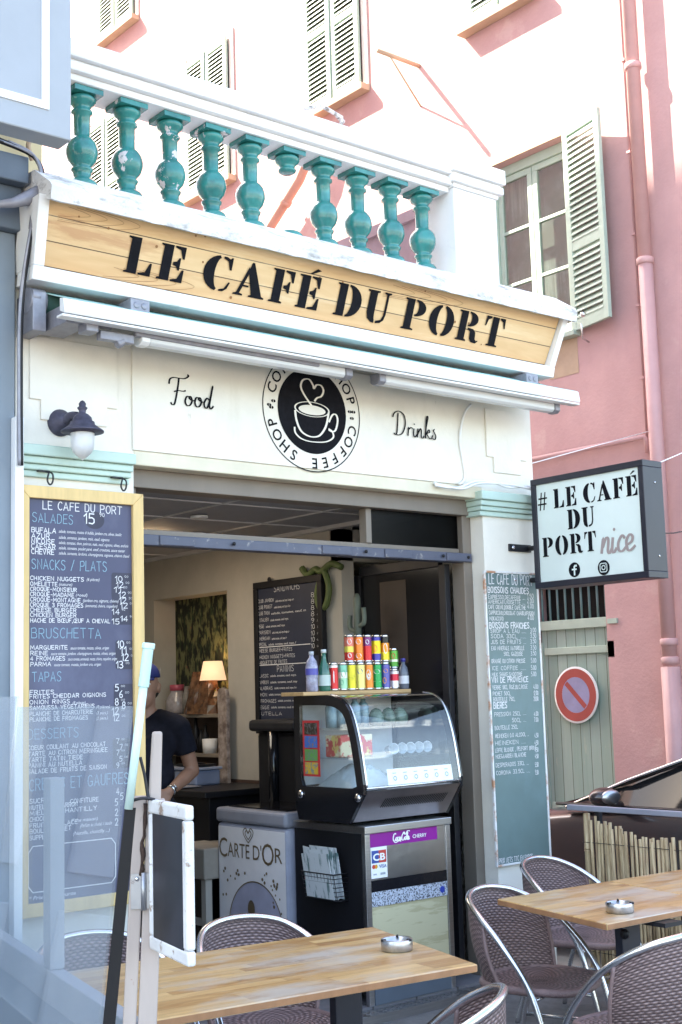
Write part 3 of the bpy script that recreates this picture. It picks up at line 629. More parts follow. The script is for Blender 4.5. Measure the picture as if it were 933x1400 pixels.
m = MB(); m.tube([(4.42, -.05, 4.585), (4.43, -.05, 4.72), (4.25, -.1, 4.72), (4.12, -.12, 4.66)], .012); m.tube([(4.40, -.05, 4.72), (4.50, .02, 4.74)], .012); m.box(4.39, 4.47, -.09, -.01, 4.585, 4.592)
tag(m.build('bracket', stains(mat('peeling_white_metal', (.7, .7, .7), .6), (.2, .17, .15), .5, .6, 30)), 'bent peeling white metal bracket standing on the balustrade rail', 'bracket')
# ------------------------------------------------------------------ the pink building across the lane
pk = thing('pink_building', 'tall salmon pink house with pale louvred shutters across the lane, sunlit above', 'building', (8.5, 4, 0))
XW = 8.5
m = MB(); HB = 17.
holes = [(1.78, 2.77, 4.56, 6.32, .22), (1.62, 2.40, -.1, 2.45, .16), (2.02, 2.84, 7.72, 9.5, .2)]   # y0,y1,z0,z1
ys = sorted({-.6, 34.}|{h[0] for h in holes}|{h[1] for h in holes}); zs = sorted({-.1, HB}|{h[2] for h in holes}|{h[3] for h in holes})
for i in range(len(ys)-1):
    for j in range(len(zs)-1):
        yc, zc = (ys[i]+ys[i+1])/2, (zs[j]+zs[j+1])/2
        if any(h[0] < yc < h[1] and h[2] < zc < h[3] for h in holes): continue
        m.sheet([(XW, ys[i], zs[j]), (XW, ys[i+1], zs[j]), (XW, ys[i+1], zs[j+1]), (XW, ys[i], zs[j+1])])
for y0, y1, z0, z1, d in holes:
    m.sheet([(XW, y0, z0), (XW+d, y0, z0), (XW+d, y0, z1), (XW, y0, z1)]); m.sheet([(XW, y1, z0), (XW+d, y1, z0), (XW+d, y1, z1), (XW, y1, z1)])
    m.sheet([(XW, y0, z1), (XW+d, y0, z1), (XW+d, y1, z1), (XW, y1, z1)]); m.sheet([(XW, y0, z0), (XW+d, y0, z0), (XW+d, y1, z0), (XW, y1, z0)])
m.build('wall', M_pink, pk, fix=False)
m = MB(); m.box(XW+.3, XW+8, -.6, 34, -.1, HB); m.box(XW, XW+.3, -.62, -.6, -.1, HB); m.build('rear_wall', M_pink, pk)
m = MB(); m.box(XW-.03, XW, -.6, .55, -.1, 2.05)
for z, dx in ((2.05, .035), (2.12, .02)): m.box(XW-dx, XW, .98, 1.04, z, z+.02)
# window of the first floor
y0, y1, z0, z1 = 1.78, 2.77, 4.56, 6.32
m = MB(); xf = XW+.09
for a_, b_, c_, d_ in ((y0, y1, z1-.09, z1), (y0, y1, z0, z0+.06), (y0, y0+.07, z0+.06, z1-.09), (y1-.07, y1, z0+.06, z1-.09)): m.box(xf, xf+.07, a_, b_, c_, d_)
win = m.build('window', M_pgreen, pk, bevel=.004)
m = MB(); ym = (y0+y1)/2
for ya, yb_ in ((y0+.072, ym-.004), (ym+.004, y1-.072)):
    for a_, b_, c_, d_ in ((ya, yb_, z1-.15, z1-.092), (ya, yb_, z0+.062, z0+.13), (ya, ya+.055, z0+.13, z1-.15), (yb_-.055, yb_, z0+.13, z1-.15), (ya+.055, yb_-.055, z0+.62, z0+.65), (ya+.055, yb_-.055, z0+1.12, z0+1.15)): m.box(xf+.02, xf+.06, a_, b_, c_, d_)
m.build('sash', M_pgreen, win, bevel=.004)
m = MB(); m.box(xf+.035, xf+.04, y0+.1, y1-.1, z0+.1, z1-.12); m.build('pane', M_winp, win)
m = MB(); m.box(XW+.25, XW+.27, y0-.3, y1+.3, z0-.2, z1+.2); m.build('pane_backing', stains(mat('reflection_backing', (.42, .52, .52), .9, noise=.2, scale=4, stretch=(1, 8, .3)), (.22, .27, .26), .48, .58, 1.6), win)  # backing sheet coloured for the panes' pale reflections, cooled against pink bounce
m = MB(); m.box(XW-.012, XW+.1, y0-.02, y1+.02, z1+.003, z1+.035); m.build('lintel', M_ochre, pk); m = MB(); m.box(XW-.004, XW-.001, y0-.02, y0+.3, z0-.36, z0-.052); m.build('plaster_patch', M_ochre, pk)
m = MB(); m.box(XW-.09, XW+.1, y0-.06, y1+.06, z0-.05, z0-.005); m.build('sill', M_pgreen, pk, bevel=.006)
m = MB()
for ya in (y0-.075, y1+.001): m.box(XW-.012, XW+.1, ya, ya+.073, z0-.004, z1+.002)
m.build('window_surround', M_pgreen, pk, bevel=.004)
def louvre(name, hinge, ang, w, h, parent, label=None, split=.38, gap=.052):
    """louvred leaf: hinge point at its foot, width along the direction ang (0 = along -Y on the wall, turning outward to -X)"""
    d = Vector((-sin(ang), -cos(ang), 0)); nrm = Vector((-cos(ang), sin(ang), 0)); up = Vector((0, 0, 1)); hp = Vector(hinge)
    T = .035
    def bx(m, u0, u1, v0, v1, t0, t1): m.slab([hp+d*u0+up*v0+nrm*t0, hp+d*u1+up*v0+nrm*t0, hp+d*u1+up*v1+nrm*t0, hp+d*u0+up*v1+nrm*t0], nrm*(t1-t0))
    m = MB(); s = .065
    bx(m, 0, s, 0, h, 0, T); bx(m, w-s, w, 0, h, 0, T)
    for v, hh_ in ((0, .10), (h*split, .09), (h-.08, .08)): bx(m, s, w-s, v, v+hh_, .002, T-.002)
    o = m.build(name, M_pgreen, parent, bevel=.004)
    if label: o['label'] = label
    m = MB()
    for va, vb in ((.10, h*split), (h*split+.09, h-.08)):
        k = int((vb-va)/gap)
        for i in range(k):
            v = va+(i+.5)*(vb-va)/k
            a0 = hp+d*s+up*(v-.030)+nrm*(T+.004); a1 = hp+d*(w-s)+up*(v-.030)+nrm*(T+.004)
            b1 = hp+d*(w-s)+up*(v+.026)+nrm*.003; b0 = hp+d*s+up*(v+.026)+nrm*.003
            m.slab([a0, a1, b1, b0], up*.007)
    m.build('louvre', M_pgreen, o)
    return o
sh = louvre('shutter', (XW-.02, 1.76, 4.545), radians(13), .50, 1.80, pk, 'open louvred shutter folded back beside the window')
m = MB(); m.lathe([(.02, 0), (.025, .02), (.012, .04)], (XW-.17, 1.53, 4.62), 12, (-1, 0, 0)); m.tube([(XW-.18, 1.56, 4.55), (XW-.12, 1.60, 4.44), (XW-.02, 1.62, 4.43)], .008); m.build('shutter_catch', M_alu, sh)
louvre('shutter', (XW-.02, 2.80, 4.545), radians(180-25), .50, 1.80, pk)
# upper closed windows
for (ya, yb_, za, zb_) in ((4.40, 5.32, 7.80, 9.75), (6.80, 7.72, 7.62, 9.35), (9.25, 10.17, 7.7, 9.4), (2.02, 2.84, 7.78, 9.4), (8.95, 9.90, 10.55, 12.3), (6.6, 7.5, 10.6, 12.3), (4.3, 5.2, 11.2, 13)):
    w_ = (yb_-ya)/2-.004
    m = MB(); m.box(XW-.008, XW-.001, ya+.02, yb_-.02, za+.02, zb_-.02); m.build('recess_shade', M_void, pk)  # flat dark sheet on the wall, painting the shade behind closed shutters
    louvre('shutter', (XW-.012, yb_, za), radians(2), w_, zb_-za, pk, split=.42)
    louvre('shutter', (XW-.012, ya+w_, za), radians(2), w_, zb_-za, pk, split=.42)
    m = MB(); m.box(XW-.12, XW, ya-.1, yb_+.08, za-.10, za-.03); m.build('sill', M_ochre, pk, bevel=.006)
    m = MB(); m.box(XW-.02, XW-.001, ya-.09, ya-.015, za-.02, zb_+.08); m.box(XW-.02, XW-.001, yb_+.015, yb_+.07, za-.02, zb_+.08); m.build('window_surround', M_cream, pk)
# bracket pole on the wall, pipes
m = MB(); m.tube([(8.5, 3.56, 7.67), (7.95, 3.56, 7.67)], .022); m.tube([(8.5, 3.56, 7.25), (8.1, 3.56, 7.67)], .009); m.build('pole_bracket', M_ochre, pk)
m = MB(); m.tube([(8.40, .94, -.1), (8.40, .94, 1.7)], .075, 14); m.tube([(8.40, .94, 1.71), (8.40, .94, 4.9)], .058, 14); m.tube([(8.40, .94, 4.9), (8.40, .94, 16)], .056, 14)
for z in (1.72, 1.86, 4.9, 6.55, 8.8): m.lathe([(.058, 0), (.07, .008), (.07, .05), (.058, .058)], (8.40, .94, z), 18)
m.build('drainpipe', M_pinkp, pk)
m = MB(); m.tube([(8.47, 1.08, 3.4), (8.47, 1.08, 16)], .011, 6); m.tube([(8.47, 1.08, 3.4), (8.46, 1.08, 3.5), (8.45, 1.09, 3.53), (8.45, 2.5, 3.53), (8.45, 6, 3.53)], .022, 8)
for z in (4.0, 4.6, 5.2, 5.9, 6.7): m.box(8.45, 8.5, 1.06, 1.10, z, z+.02)
m.build('service_pipe', M_pinkp, pk)
m = MB(); m.tube([(8.34, 5.0, 7.6), (8.34, 5.16, 7.22), (8.34, 5.32, 7.04), (8.34, 6.2, 6.45), (8.34, 7.2, 5.8)], .055, 12); m.lathe([(.07, 0), (.07, .05)], (8.34, 5.55, 6.885), 14, (0, .83, -.55)); m.build('slanting_pipe', mat('salmon_pipe', (.62, .33, .26), .6, noise=.04), pk)
# door with barred light above
m = MB(); m.box(XW+.06, XW+.10, 1.64, 2.38, -.1, 2.05); dr = m.build('door', M_door, pk)
m = MB(); m.box(XW+.03, XW+.12, 1.60, 2.42, 2.05, 2.13); m.build('door_head', M_pgreen, dr, bevel=.004); each('door_ledger', M_pgreen, dr, ((XW+.04, XW+.06, 1.58, 2.34, 1.84, 1.90), (XW+.04, XW+.06, 1.66, 2.34, .55, .61)), .004)
m = MB(); m.box(XW+.0, XW+.06, 1.555, 1.62, 1.80, 1.93); m.box(XW-.015, XW-.001, 1.50, 1.60, 2.07, 2.11); m.box(XW+.05, XW+.059, 2.365, 2.40, 0, 1.95); m.build('hinge', M_pgreen, dr)
m = MB(); m.box(XW+.18, XW+.2, 1.5, 2.5, 2.13, 2.5); m.build('fanlight', M_void, pk)
m = MB()
for i in range(9): m.tube([(XW+.08, 1.68+i*.087, 2.12), (XW+.08, 1.68+i*.087, 2.46)], .011, 6)
m.build('window_bar', mat('grey_green_bar', S(112, 138, 138), .5), pk)
# no-parking sign
ns = thing('no_parking_sign', 'round no-parking sign, red ring and bar on a pale disc, on the green door', 'sign', (XW+.02, 2.0, 1.5))
m = MB(); m.lathe([(.235, 0), (.235, .012)], (XW+.03, 2.0, 1.5), 48, (-1, 0, 0)); m.build('disc', M_white, ns, bevel=.003)
a = Art((XW+.018, 2.0, 1.5), (0, -1, 0), (0, 0, 1)); a.ring(0, 0, .148, .218, 56); a.poly([(-.115, .085), (-.085, .115), (.115, -.085), (.085, -.115)])
a.build('red_ring', mat('faded_red', S(168, 72, 66), .5, noise=.06), ns, fix=False)
a = Art((XW+.018, 2.0, 1.5), (0, -1, 0), (0, 0, 1), lift=.0008); a.disc(0, 0, .148, 48); a.build('blue_field', stains(mat('faded_violet', S(150, 148, 186), .5), S(150, 146, 170), .6, .64, 14), ns, fix=False)
# ------------------------------------------------------------------ grey-blue neighbour on the left (its bulk shades the terrace)
nb = thing('neighbour_building', 'tall beige house with a blue-grey shopfront at the left edge of the photo', 'building', (0, 0, 0))
m = MB(); m.box(-9, 2.36, .6, 11.9, -.1, 19.4); m.box(-9, 2.36, 11.9, 18, -.1, 18.5); m.build('unseen_shade_wing', mat('pale_grey_render', (.60, .63, .66), .85, noise=.05), nb)  # unseen bulk sized to shade the lane wall, grey chosen for its bounce
m = MB(); m.box(-9, 2.655, -.004, .6, 3.985, 19.4); m.build('wall', M_beige, nb)
m = MB(); m.box(-9, 2.505, -.05, .6, -.06, 3.66); m.build('shopfront', M_slate2, nb, bevel=.006)
m = MB()
for k in range(3): m.box(.2+k*.8, .8+k*.8, -.07, -.05, .2, .85); m.box(.2+k*.8, .8+k*.8, -.07, -.05, 1.0, 3.2)
m.build('shopfront_panel', M_slate, nb, bevel=.006)
m = MB(); m.box(-9, 2.515, -.16, .6, 3.86, 3.985); m.box(-9, 2.512, -.1, .6, 3.661, 3.859); m.build('cornice', M_slated, nb, bevel=.006)
m = MB(); m.box(2.485, 2.525, -.10, -.051, -.06, 2.82); m.build('corner_trim', M_whiteg, nb, bevel=.004)
bx = thing('fascia_box', 'blue-grey shop fascia box with a white border line, top left', 'sign', (1.2, -.8, 4.4))
m = MB(); m.box(-1.6, 2.385, -.8, -.69, 3.80, 5.9); m.build('box_panel', M_slate, bx, bevel=.006)
for x in (.2, 1.9): m = MB(); m.box(x, x+.05, -.689, -.005, 4.3, 4.35); m.build('support_arm', M_slated, bx)
m = MB(); zl = pY(0, 128, -.8).z; xl = pY(67, 148, -.8).x; m.box(-1.5, xl, -.806, -.8005, zl-.012, zl+.02); m.box(xl-.032, xl, -.806, -.8005, zl+.0205, 5.8); m.build('border_line', M_whiteg, bx)
m = MB(); m.tube(spline([(2.50, -.06, 4.11), (2.53, -.1, 4.15), (2.57, -.1, 4.13), (2.55, -.08, 4.08), (2.58, -.06, 4.02)], 6), .012); tag(m.build('wall_hook', M_ochre), 'curled rusty hook fixed on the beige wall above the cornice', 'hook')
cb = thing('cable_bundle', 'bundle of grey cables taped together and hanging down the cafe corner', 'cable', (2.53, -.2, 3.6))
for i in range(4):
    r0 = random.uniform(-.012, .012)
    pts = spline([(2.40-.05*i, -.19, 4.02), (2.52, -.2+r0, 3.98), (2.555+r0, -.2, 3.86), (2.53+r0, -.2, 3.74), (2.495+r0, -.2, 3.60), (2.48+r0*1.3, -.14, 3.3), (2.485+r0*1.4, -.12, 2.9), (2.49+r0*1.2, -.12, 2.60)], 6)
    m = MB(); m.tube(pts, .007+.002*(i % 2), 6); m.build('cable', M_black if i % 2 else M_grey, cb)
m = MB(); m.tube([(2.30, -.2, 3.70), (2.42, -.2, 3.74), (2.50, -.2, 3.78), (2.55, -.2, 3.84)], [.012, .022, .035, .016], 8); m.tube([(2.54, -.2, 3.78), (2.51, -.2, 3.64)], [.03, .016], 8); m.build('tape', M_grey, cb)
# ------------------------------------------------------------------ awning rolled up under the board
aw = thing('awning', 'rolled-up mint canvas awning with a white front bar above the opening', 'awning', (4.2, -.3, 3.3))
m = MB(); n = 40; vs = []
def fab(u, v):
    x0 = 2.60+.06*v; x1 = 5.86+.03*v; x = x0+(x1-x0)*u
    return (x, -.12-.265*v, 3.39-.098*v-.006*sin(v*pi)+.004*sin(u*23+v*3)*sin(v*pi))
m.grid(fab, 60, 8); m.build('canvas', M_awn, aw, solid=.004)
m = MB(); m.tube([(2.60, -.10, 3.345), (5.85, -.10, 3.345)], .055, 16); m.build('roller', M_awnd, aw)
m = MB(); m.prism([(2.56, -.36, 3.24), (2.56, -.40, 3.222), (2.56, -.405, 3.232), (2.56, -.395, 3.288), (2.56, -.36, 3.297)], (3.33, 0, 0)); m.box(2.555, 5.895, -.395, -.34, 3.21, 3.2215); m.build('front_bar', M_whiteg, aw, bevel=.003)
m = MB(); m.box(2.95, 4.0, -.335, -.305, 3.195, 3.22); m.build('folding_arm', M_grey, aw, bevel=.005)
m = MB()
m.box(2.535, 2.60, -.16, 0, 3.20, 3.38); m.tube([(2.53, -.10, 3.345), (2.61, -.10, 3.345)], .06, 16); m.tube([(2.535, -.13, 3.36), (2.575, -.13, 3.36)], .035, 12)
m.box(2.62, 2.74, -.3, -.05, 3.215, 3.30); m.tube([(2.66, -.33, 3.255), (2.72, -.33, 3.255)], .045, 14); m.tube([(2.76, -.3, 3.25), (2.84, -.3, 3.25)], .04, 14); m.box(2.78, 2.95, -.32, -.28, 3.16, 3.2); m.tube([(2.87, -.3, 3.15), (2.90, -.3, 3.17)], .022, 10); m.box(2.70, 2.76, -.34, -.26, 3.18, 3.3)
m.build('motor_bracket', M_grey, aw, bevel=.004)
for x in (2.98, 5.62):
    m = MB(); m.box(x, x+.10, -.24, -.05, 3.335, 3.40); m.tube([(x+.03, -.245, 3.37), (x+.03, -.20, 3.37)], .016, 10); m.tube([(x+.07, -.245, 3.37), (x+.07, -.20, 3.37)], .016, 10); m.build('bracket', M_grey, aw, bevel=.004)
def batten(x0, x1, label):
    t = thing('tube_light', label, 'lamp', ((x0+x1)/2, -.2, 3.2), 'ribbed tube lights under the awning')
    zc, yc = 3.197, -.29
    m = MB(); prof_ = [(yc-.035+.0, zc-.018), (yc-.02, zc-.03), (yc+.02, zc-.03), (yc+.035, zc-.018), (yc+.035, zc+.02), (yc-.035, zc+.02)]
    m.prism([(x0+.045, y, z) for y, z in prof_], (x1-x0-.09, 0, 0)); m.build('diffuser', M_tube, t, bevel=.006)
    for xa in (x0, x1-.044): m = MB(); m.prism([(xa, y, z) for y, z in [(yc-.04, zc-.02), (yc-.02, zc-.034), (yc+.02, zc-.034), (yc+.04, zc-.02), (yc+.04, zc+.025), (yc-.04, zc+.025)]], (.044, 0, 0)); m.build('end_cap', M_whiteg if xa == x0 and x0 < 3.5 else M_grey, t, bevel=.005)
    m = MB()
    for q in (.2, .8): m.box(x0+(x1-x0)*q-.01, x0+(x1-x0)*q+.01, yc-.01, yc+.01, zc+.021, zc+.06)
    m.build('hanger', M_grey, t)
batten(2.985, 4.22, 'long ribbed tube light at the left, over the word Food'); batten(4.40, 5.80, 'long ribbed tube light at the right, over the word Drinks')
for lab, pts in (('white cable running down the fascia beside the right tube light', [(5.36, -.03, 3.22), (5.30, -.03, 3.15), (5.27, -.02, 3.0), (5.30, -.02, 2.80), (5.24, -.03, 2.74)]), ('loose white cable lying along the front of the right mint capital', [(5.05, -.03, 2.72), (5.2, -.05, 2.715), (5.33, -.07, 2.76), (5.46, -.075, 2.765), (5.60, -.075, 2.745), (5.75, -.075, 2.76), (5.88, -.1, 2.74)]), ('second loose white cable, crossing behind the first on the capital', [(5.05, -.02, 2.735), (5.22, -.06, 2.71), (5.36, -.08, 2.75), (5.62, -.08, 2.76), (5.86, -.11, 2.73)])):
    m = MB(); m.tube(spline(pts, 6), .0075, 6); tag(m.build('loose_cable', M_whiteg), lab, 'cable')
# wall lantern
lt_ = thing('wall_lantern', 'weathered dark wall lantern with a frosted glass jar above the left mint capital', 'lamp', (2.80, -.2, 2.86))
lc = pY(113, 590, -.17); lx, lz = lc.x, lc.z
m = MB(); m.lathe([(.085, 0), (.085, .012), (.07, .028), (.03, .035)], (lx-.03, 0, lz+.09), 28, (0, -1, 0))
m.tube(spline([(lx-.03, -.03, lz+.09), (lx-.02, -.08, lz+.11), (lx-.01, -.13, lz+.10), (lx, -.17, lz+.08)], 6), [.03]*6+[.026]*6+[.02]*7, 10)
m.build('wall_plate', M_lampm, lt_)
m = MB(); m.lathe([(.128, -.005), (.128, .003), (.118, .01), (.075, .04), (.072, .058), (.06, .062), (.055, .085), (.035, .105), (.020, .112), (.022, .13), (.03, .14), (.03, .147), (.02, .152), (.022, .17), (.012, .185), (.004, .19)], (lx, -.17, lz), 32); m.lathe([(.075, -.012), (.075, .0)], (lx, -.17, lz), 28); m.build('hood', M_lampm, lt_)
m = MB(); m.lathe([(.0, -.178), (.004, -.176), (.006, -.168), (.025, -.158), (.055, -.13), (.068, -.10), (.071, -.06), (.071, -.012)], (lx, -.17, lz), 28, cap=False); m.build('glass_jar', M_frost, lt_)
for o_ in [c for c in bpy.data.objects if c.parent == lt_]:
    for v_ in o_.data.vertices:
        w_ = v_.co+lt_.location; p_ = Vector((lx, -.17, lz)); w_ = p_+(w_-p_)*.74; v_.co = Vector((w_.x, w_.y+(.044 if o_.name.startswith('wall_plate') and w_.y > -.07 else 0), w_.z))-lt_.location
# ------------------------------------------------------------------ double-sided box sign on the right pier
XS = 5.74
bs = thing('box_sign', 'square lightbox sign with black frame and stencil letters projecting from the right pier', 'sign', (XS, -.5, 2.45))
c0, c1, c2, c3 = pX(734, 806, XS), pX(891, 788, XS), pX(875, 627, XS), pX(723, 658, XS)
ya, yb_ = (c0.y+c3.y)/2, (c1.y+c2.y)/2; za, zb_ = (c0.z+c1.z)/2, (c2.z+c3.z)/2; TH = .17
m = MB(); e = .036
m.box(XS, XS+TH, yb_, ya, za, za+e); m.box(XS, XS+TH, yb_, ya, zb_-e, zb_); m.box(XS+.0005, XS+TH-.0005, yb_+.0005, yb_+e, za+e, zb_-e); m.box(XS+.0005, XS+TH-.0005, ya-e, ya-.0005, za+e, zb_-e)
m.build('frame', mat('frame_dark', S(38, 38, 50), .4, noise=.08), bs, bevel=.003)
m = MB(); m.box(XS+.012, XS+TH-.012, yb_+e, ya-e, za+e, zb_-e); m.build('panel', mat('sign_acrylic', S(222, 234, 230), .35, noise=.03, scale=3), bs)
wd, ht = ya-yb_-2*e, zb_-za-2*e
a = Art((XS+.012, ya-e, za+e), (0, -1, 0), (0, 0, 1))
def uvs(x, y): p = pX(x, y, XS+.012); return ya-e-p.y, p.z-za-e
h1 = .112
for t_, xa, ya_, xb in (('# LE CAFÉ', 736, 699, 873), ('DU', 777, 724, 813), ('PORT', 743, 762, 816)):
    u0, v0 = uvs(xa, ya_); u1 = uvs(xb, ya_-16)[0]
    stencil(a, t_, u0, v0, h1, fit=u1-u0, track=.12, space=.3)
for (x, y) in ((786, 779), (826, 776)):
    u, v = uvs(x, y); a.disc(u, v, .042, 36)
a.build('stencil_lettering', M_letter, bs, fix=False)
a = Art((XS+.012, ya-e, za+e), (0, -1, 0), (0, 0, 1), lift=.004)
u, v = uvs(786, 779); a.line([(u+.016, v+.022), (u+.006, v+.022), (u+.001, v+.016), (u+.001, v-.028)], .011); a.line([(u-.014, v+.002), (u+.014, v+.002)], .009)
u, v = uvs(826, 776); rr = []
for cx_, cz_, s_ in ((1, 1, 0), (-1, 1, 90), (-1, -1, 180), (1, -1, 270)): rr += arc(u+cx_*.013, v+cz_*.013, .011, .011, s_, s_+90, 5)
a.line(rr+[rr[0]], .0055); a.ring(u, v, .009, .0145, 28); a.disc(u+.0145, v+.0145, .0032, 10)
a.build('icon', mat('icon_pale', S(222, 234, 230), .4), bs, fix=False)
NICE = [[(0, 0), (.1, .5), (.06, .2), (.22, .5), (.32, .44), (.28, .06), (.36, .0), (.46, .16)], [(.52, .5), (.46, .08), (.54, .0), (.66, .14)], [(1.02, .42), (.9, .52), (.74, .3), (.74, .06), (.88, .0), (1.04, .12)], [(1.06, .18), (1.28, .28), (1.34, .44), (1.22, .52), (1.08, .32), (1.1, .06), (1.22, .0), (1.44, .14)]]
a = Art((XS+.012, ya-e, za+e), (0, -1, 0), (0, 0, 1))
u, v = uvs(823, 757); script(a, NICE, u, v, .165, .016, .4); a.disc(u+.098, v+.125, .009, 12)
a.build('script_lettering', M_letterg, bs, fix=False)
m = MB()
for z in (2.40, 2.21):
    m.box(XS-.09, XS+.10, -.012, -.001, z-.022, z+.022); m.tube([(XS+.08, -.01, z), (XS+.08, ya+.005, z)], .016, 8)
m.build('bracket', M_iron, bs, bevel=.003)
m = MB()
for z in (2.40, 2.21): m.lathe([(.013, 0), (.010, .008)], (XS-.06, -.012, z), 10, (0, -1, 0))
m.build('bolt', M_alu, bs)
m = MB()
for z in (zb_-.12, za+.12): m.lathe([(.006, 0), (.006, .002)], (XS+.1, yb_, z), 10, (0, -1, 0))
m.build('screw', M_alu, bs)
for lab, pts in (('thin stay wire from the right pier up to the drainpipe', [(5.66, .0, 2.86), (8.42, 1.0, 3.56)]), ('thin stay wire from the lightbox sign up towards the photo edge', [(XS+.17, yb_+.1, zb_-.02), (8.42, .4, 3.4)]), ('dark feed cable sagging from the pink wall to the lightbox sign', spline([(8.45, -.0, 3.3), (7.5, -.45, 2.9), (6.6, -.62, 2.5), (XS+.17, -.78, 2.42)], 6))):
    m = MB(); m.tube(pts, .004, 5); tag(m.build('stay_wire', M_black if 'dark' in lab else M_whiteg), lab, 'wire')
# ------------------------------------------------------------------ the hanging slate menu on the left pier
random.seed(11)
YB = -.075
mb = thing('menu_board', 'tall blue slate menu in a pine frame hanging on the left pier', 'menu board', (2.84, YB, 1.6))
_a, _b, _c = pY(25, 661, YB-.014), pY(196.5, 676, YB-.014), pY(24, 1258, YB-.014)
bx0, bx1, bz0, bz1 = _a.x, _b.x, _c.z, (_a.z+_b.z)/2; fwd = .055
m = MB(); m.box(bx0+.03, bx1-.03, YB+.004, YB+.018, bz0+.03, bz1-.03); m.build('slate', M_slateboard, mb)
m = MB()
def mitre(m, x0, x1, z0, z1, w, y0, y1):
    for q in ([(x0, z0), (x1, z0), (x1-w, z0+w), (x0+w, z0+w)], [(x1, z0), (x1, z1), (x1-w, z1-w), (x1-w, z0+w)], [(x1, z1), (x0, z1), (x0+w, z1-w), (x1-w, z1-w)], [(x0, z1), (x0, z0), (x0+w, z0+w), (x0+w, z1-w)]):
        m.prism([(x, y0, z) for x, z in q], (0, y1-y0, 0))
mitre(m, bx0, bx1, bz0, bz1, fwd, YB-.014, YB+.022); m.build('frame', M_pinefr, mb, bevel=.003)
m = MB()
for x in (2.66, 3.03): m.tube(spline([(x, -.03, 2.60), (x+.012, YB, 2.585), (x+.014, YB, 2.55), (x, YB, 2.535), (x-.012, YB, 2.555), (x-.004, YB, 2.59)], 5), .004, 6); m.box(x-.035, x+.02, -.04, 0, 2.598, 2.604)
m.build('hanging_hook', M_iron, mb)
class Pen:
    def __init__(s, o, U, ax, val): s.o = Vector(o); s.U = Vector(U); s.ax = ax; s.val = val; s.a = {}
    def art(s, k, lift): s.a[k] = Art(s.o, s.U, (0, 0, 1), lift=lift, step=.000003); return s.a[k]
    def uv(s, x, y): p = pl(x, y, s.ax, s.val)-s.o; return p.dot(s.U), p.z
    def put(s, k, txt, x0, y, x1, hpx, wd=.14, jit=.03):
        u, v = s.uv(x0, y); h = s.uv(x0, y-hpx)[1]-v; u1 = s.uv(x1, y)[0] if x1 else None
        return s.a[k].glyphs(txt, u, v, h, h*wd, fit=(u1-u) if x1 else None, jit=jit)
    def small(s, k, txt, x0, y, x1, hpx):
        u, v = s.uv(x0, y); h = s.uv(x0, y-hpx)[1]-v; u1 = s.uv(x1, y)[0]
        s.a[k].text(txt, u, v, h, fit=u1-u, shear=.25)
pen = Pen((0, YB+.004, 0), (1, 0, 0), 1, YB+.004)
pen.art('p', .0008); pen.art('w', .0016); pen.art('b', .0016)
def A1(cx, cy): return cx*.2573, 650+cy*.2573
def A2(cx, cy): return cx*.2573, 930+cy*.2573
def patch(A, x0, y0, x1, y1):
    (xa, ya), (xb, yb2) = A(x0, y0), A(x1, y1); u0, v0 = pen.uv(xa, yb2); u1, v1 = pen.uv(xb, ya); r = .012
    pen.a['p'].poly(arc(u1-r, v1-r, r, r, 0, 90, 4)+arc(u0+r, v1-r, r, r, 90, 180, 4)+arc(u0+r, v0+r, r, r, 180, 270, 4)+arc(u1-r, v0+r, r, r, 270, 360, 4))
def L1(k, t, x0, y, x1, h, A=A1, wd=.15): a_, b_ = A(x0, y); pen.put(k, t, a_, b_, A(x1, 0)[0] if x1 else None, h*.2573*(.84 if h < 34 else 1), wd*.85)
def D1(t, x0, y, x1, h=17, A=A1): a_, b_ = A(x0, y); pen.small('w', t, a_, b_, A(x1, 0)[0], h*.2573)
L1('w', 'LE CAFE DU PORT', 228, 178, 655, 42, wd=.13); L1('b', 'SALADES', 174, 246, 396, 48, wd=.09)
u, v = pen.uv(*A1(503, 238)); pen.a['p'].disc(u, v, .050, 30, .040); L1('w', '15', 447, 255, 515, 52); L1('w', '90', 530, 218, 560, 22)
for t, x1, y, d, dx in (('BUFALA', 303, 300, 'salade, tomates, mozza di bufala, jambon cru, olives, basilic', 645), ('AZUR', 270, 332, 'salade, tomates, jambon, maïs, oeuf, oignons', 580), ('NICOISE', 295, 360, 'salade, tomates, thon, poivron, maïs, oeuf, oignons, olives, anchois', 680), ('CAESAR', 300, 388, 'salade, tomates, poulet pané, oeuf, croutons, sauce caesar', 663), ('CHEVRE', 293, 416, 'salade, tomates, lardons, champignons, oignons, chèvre chaud', 684)):
    L1('w', t, 168, y, x1, 30, wd=.19); D1(d, 312, y+4, dx)
L1('b', 'SNACKS / PLATS', 170, 496, 575, 52, wd=.09)
patch(A1, 594, 520, 708, 655); patch(A1, 598, 640, 708, 792)
for t, x1, y in (('CHICKEN NUGGETS', 450, 555), ('OMELETTE', 310, 585), ('CROQUE-MONSIEUR', 412, 613), ('CROQUE-MADAME', 398, 641), ('CROQUE-MONTAGNE', 432, 669), ('CROQUE 3 FROMAGES', 446, 697), ('CHEESE BURGER', 410, 724), ('CHICKEN BURGER', 410, 751), ('HACHE DE BŒUF,ŒUF A CHEVAL', 588, 780)): L1('w', t, 162, y, x1, 25, wd=.2)
D1('(6 pièces)', 460, 560, 527); D1('(nature)', 312, 586, 382); D1('(+oeuf)', 402, 643, 462); D1('(jambon cru, oignons, chèvre)', 440, 672, 628); D1('(emmental, chèvre, roquefort)', 452, 700, 622)
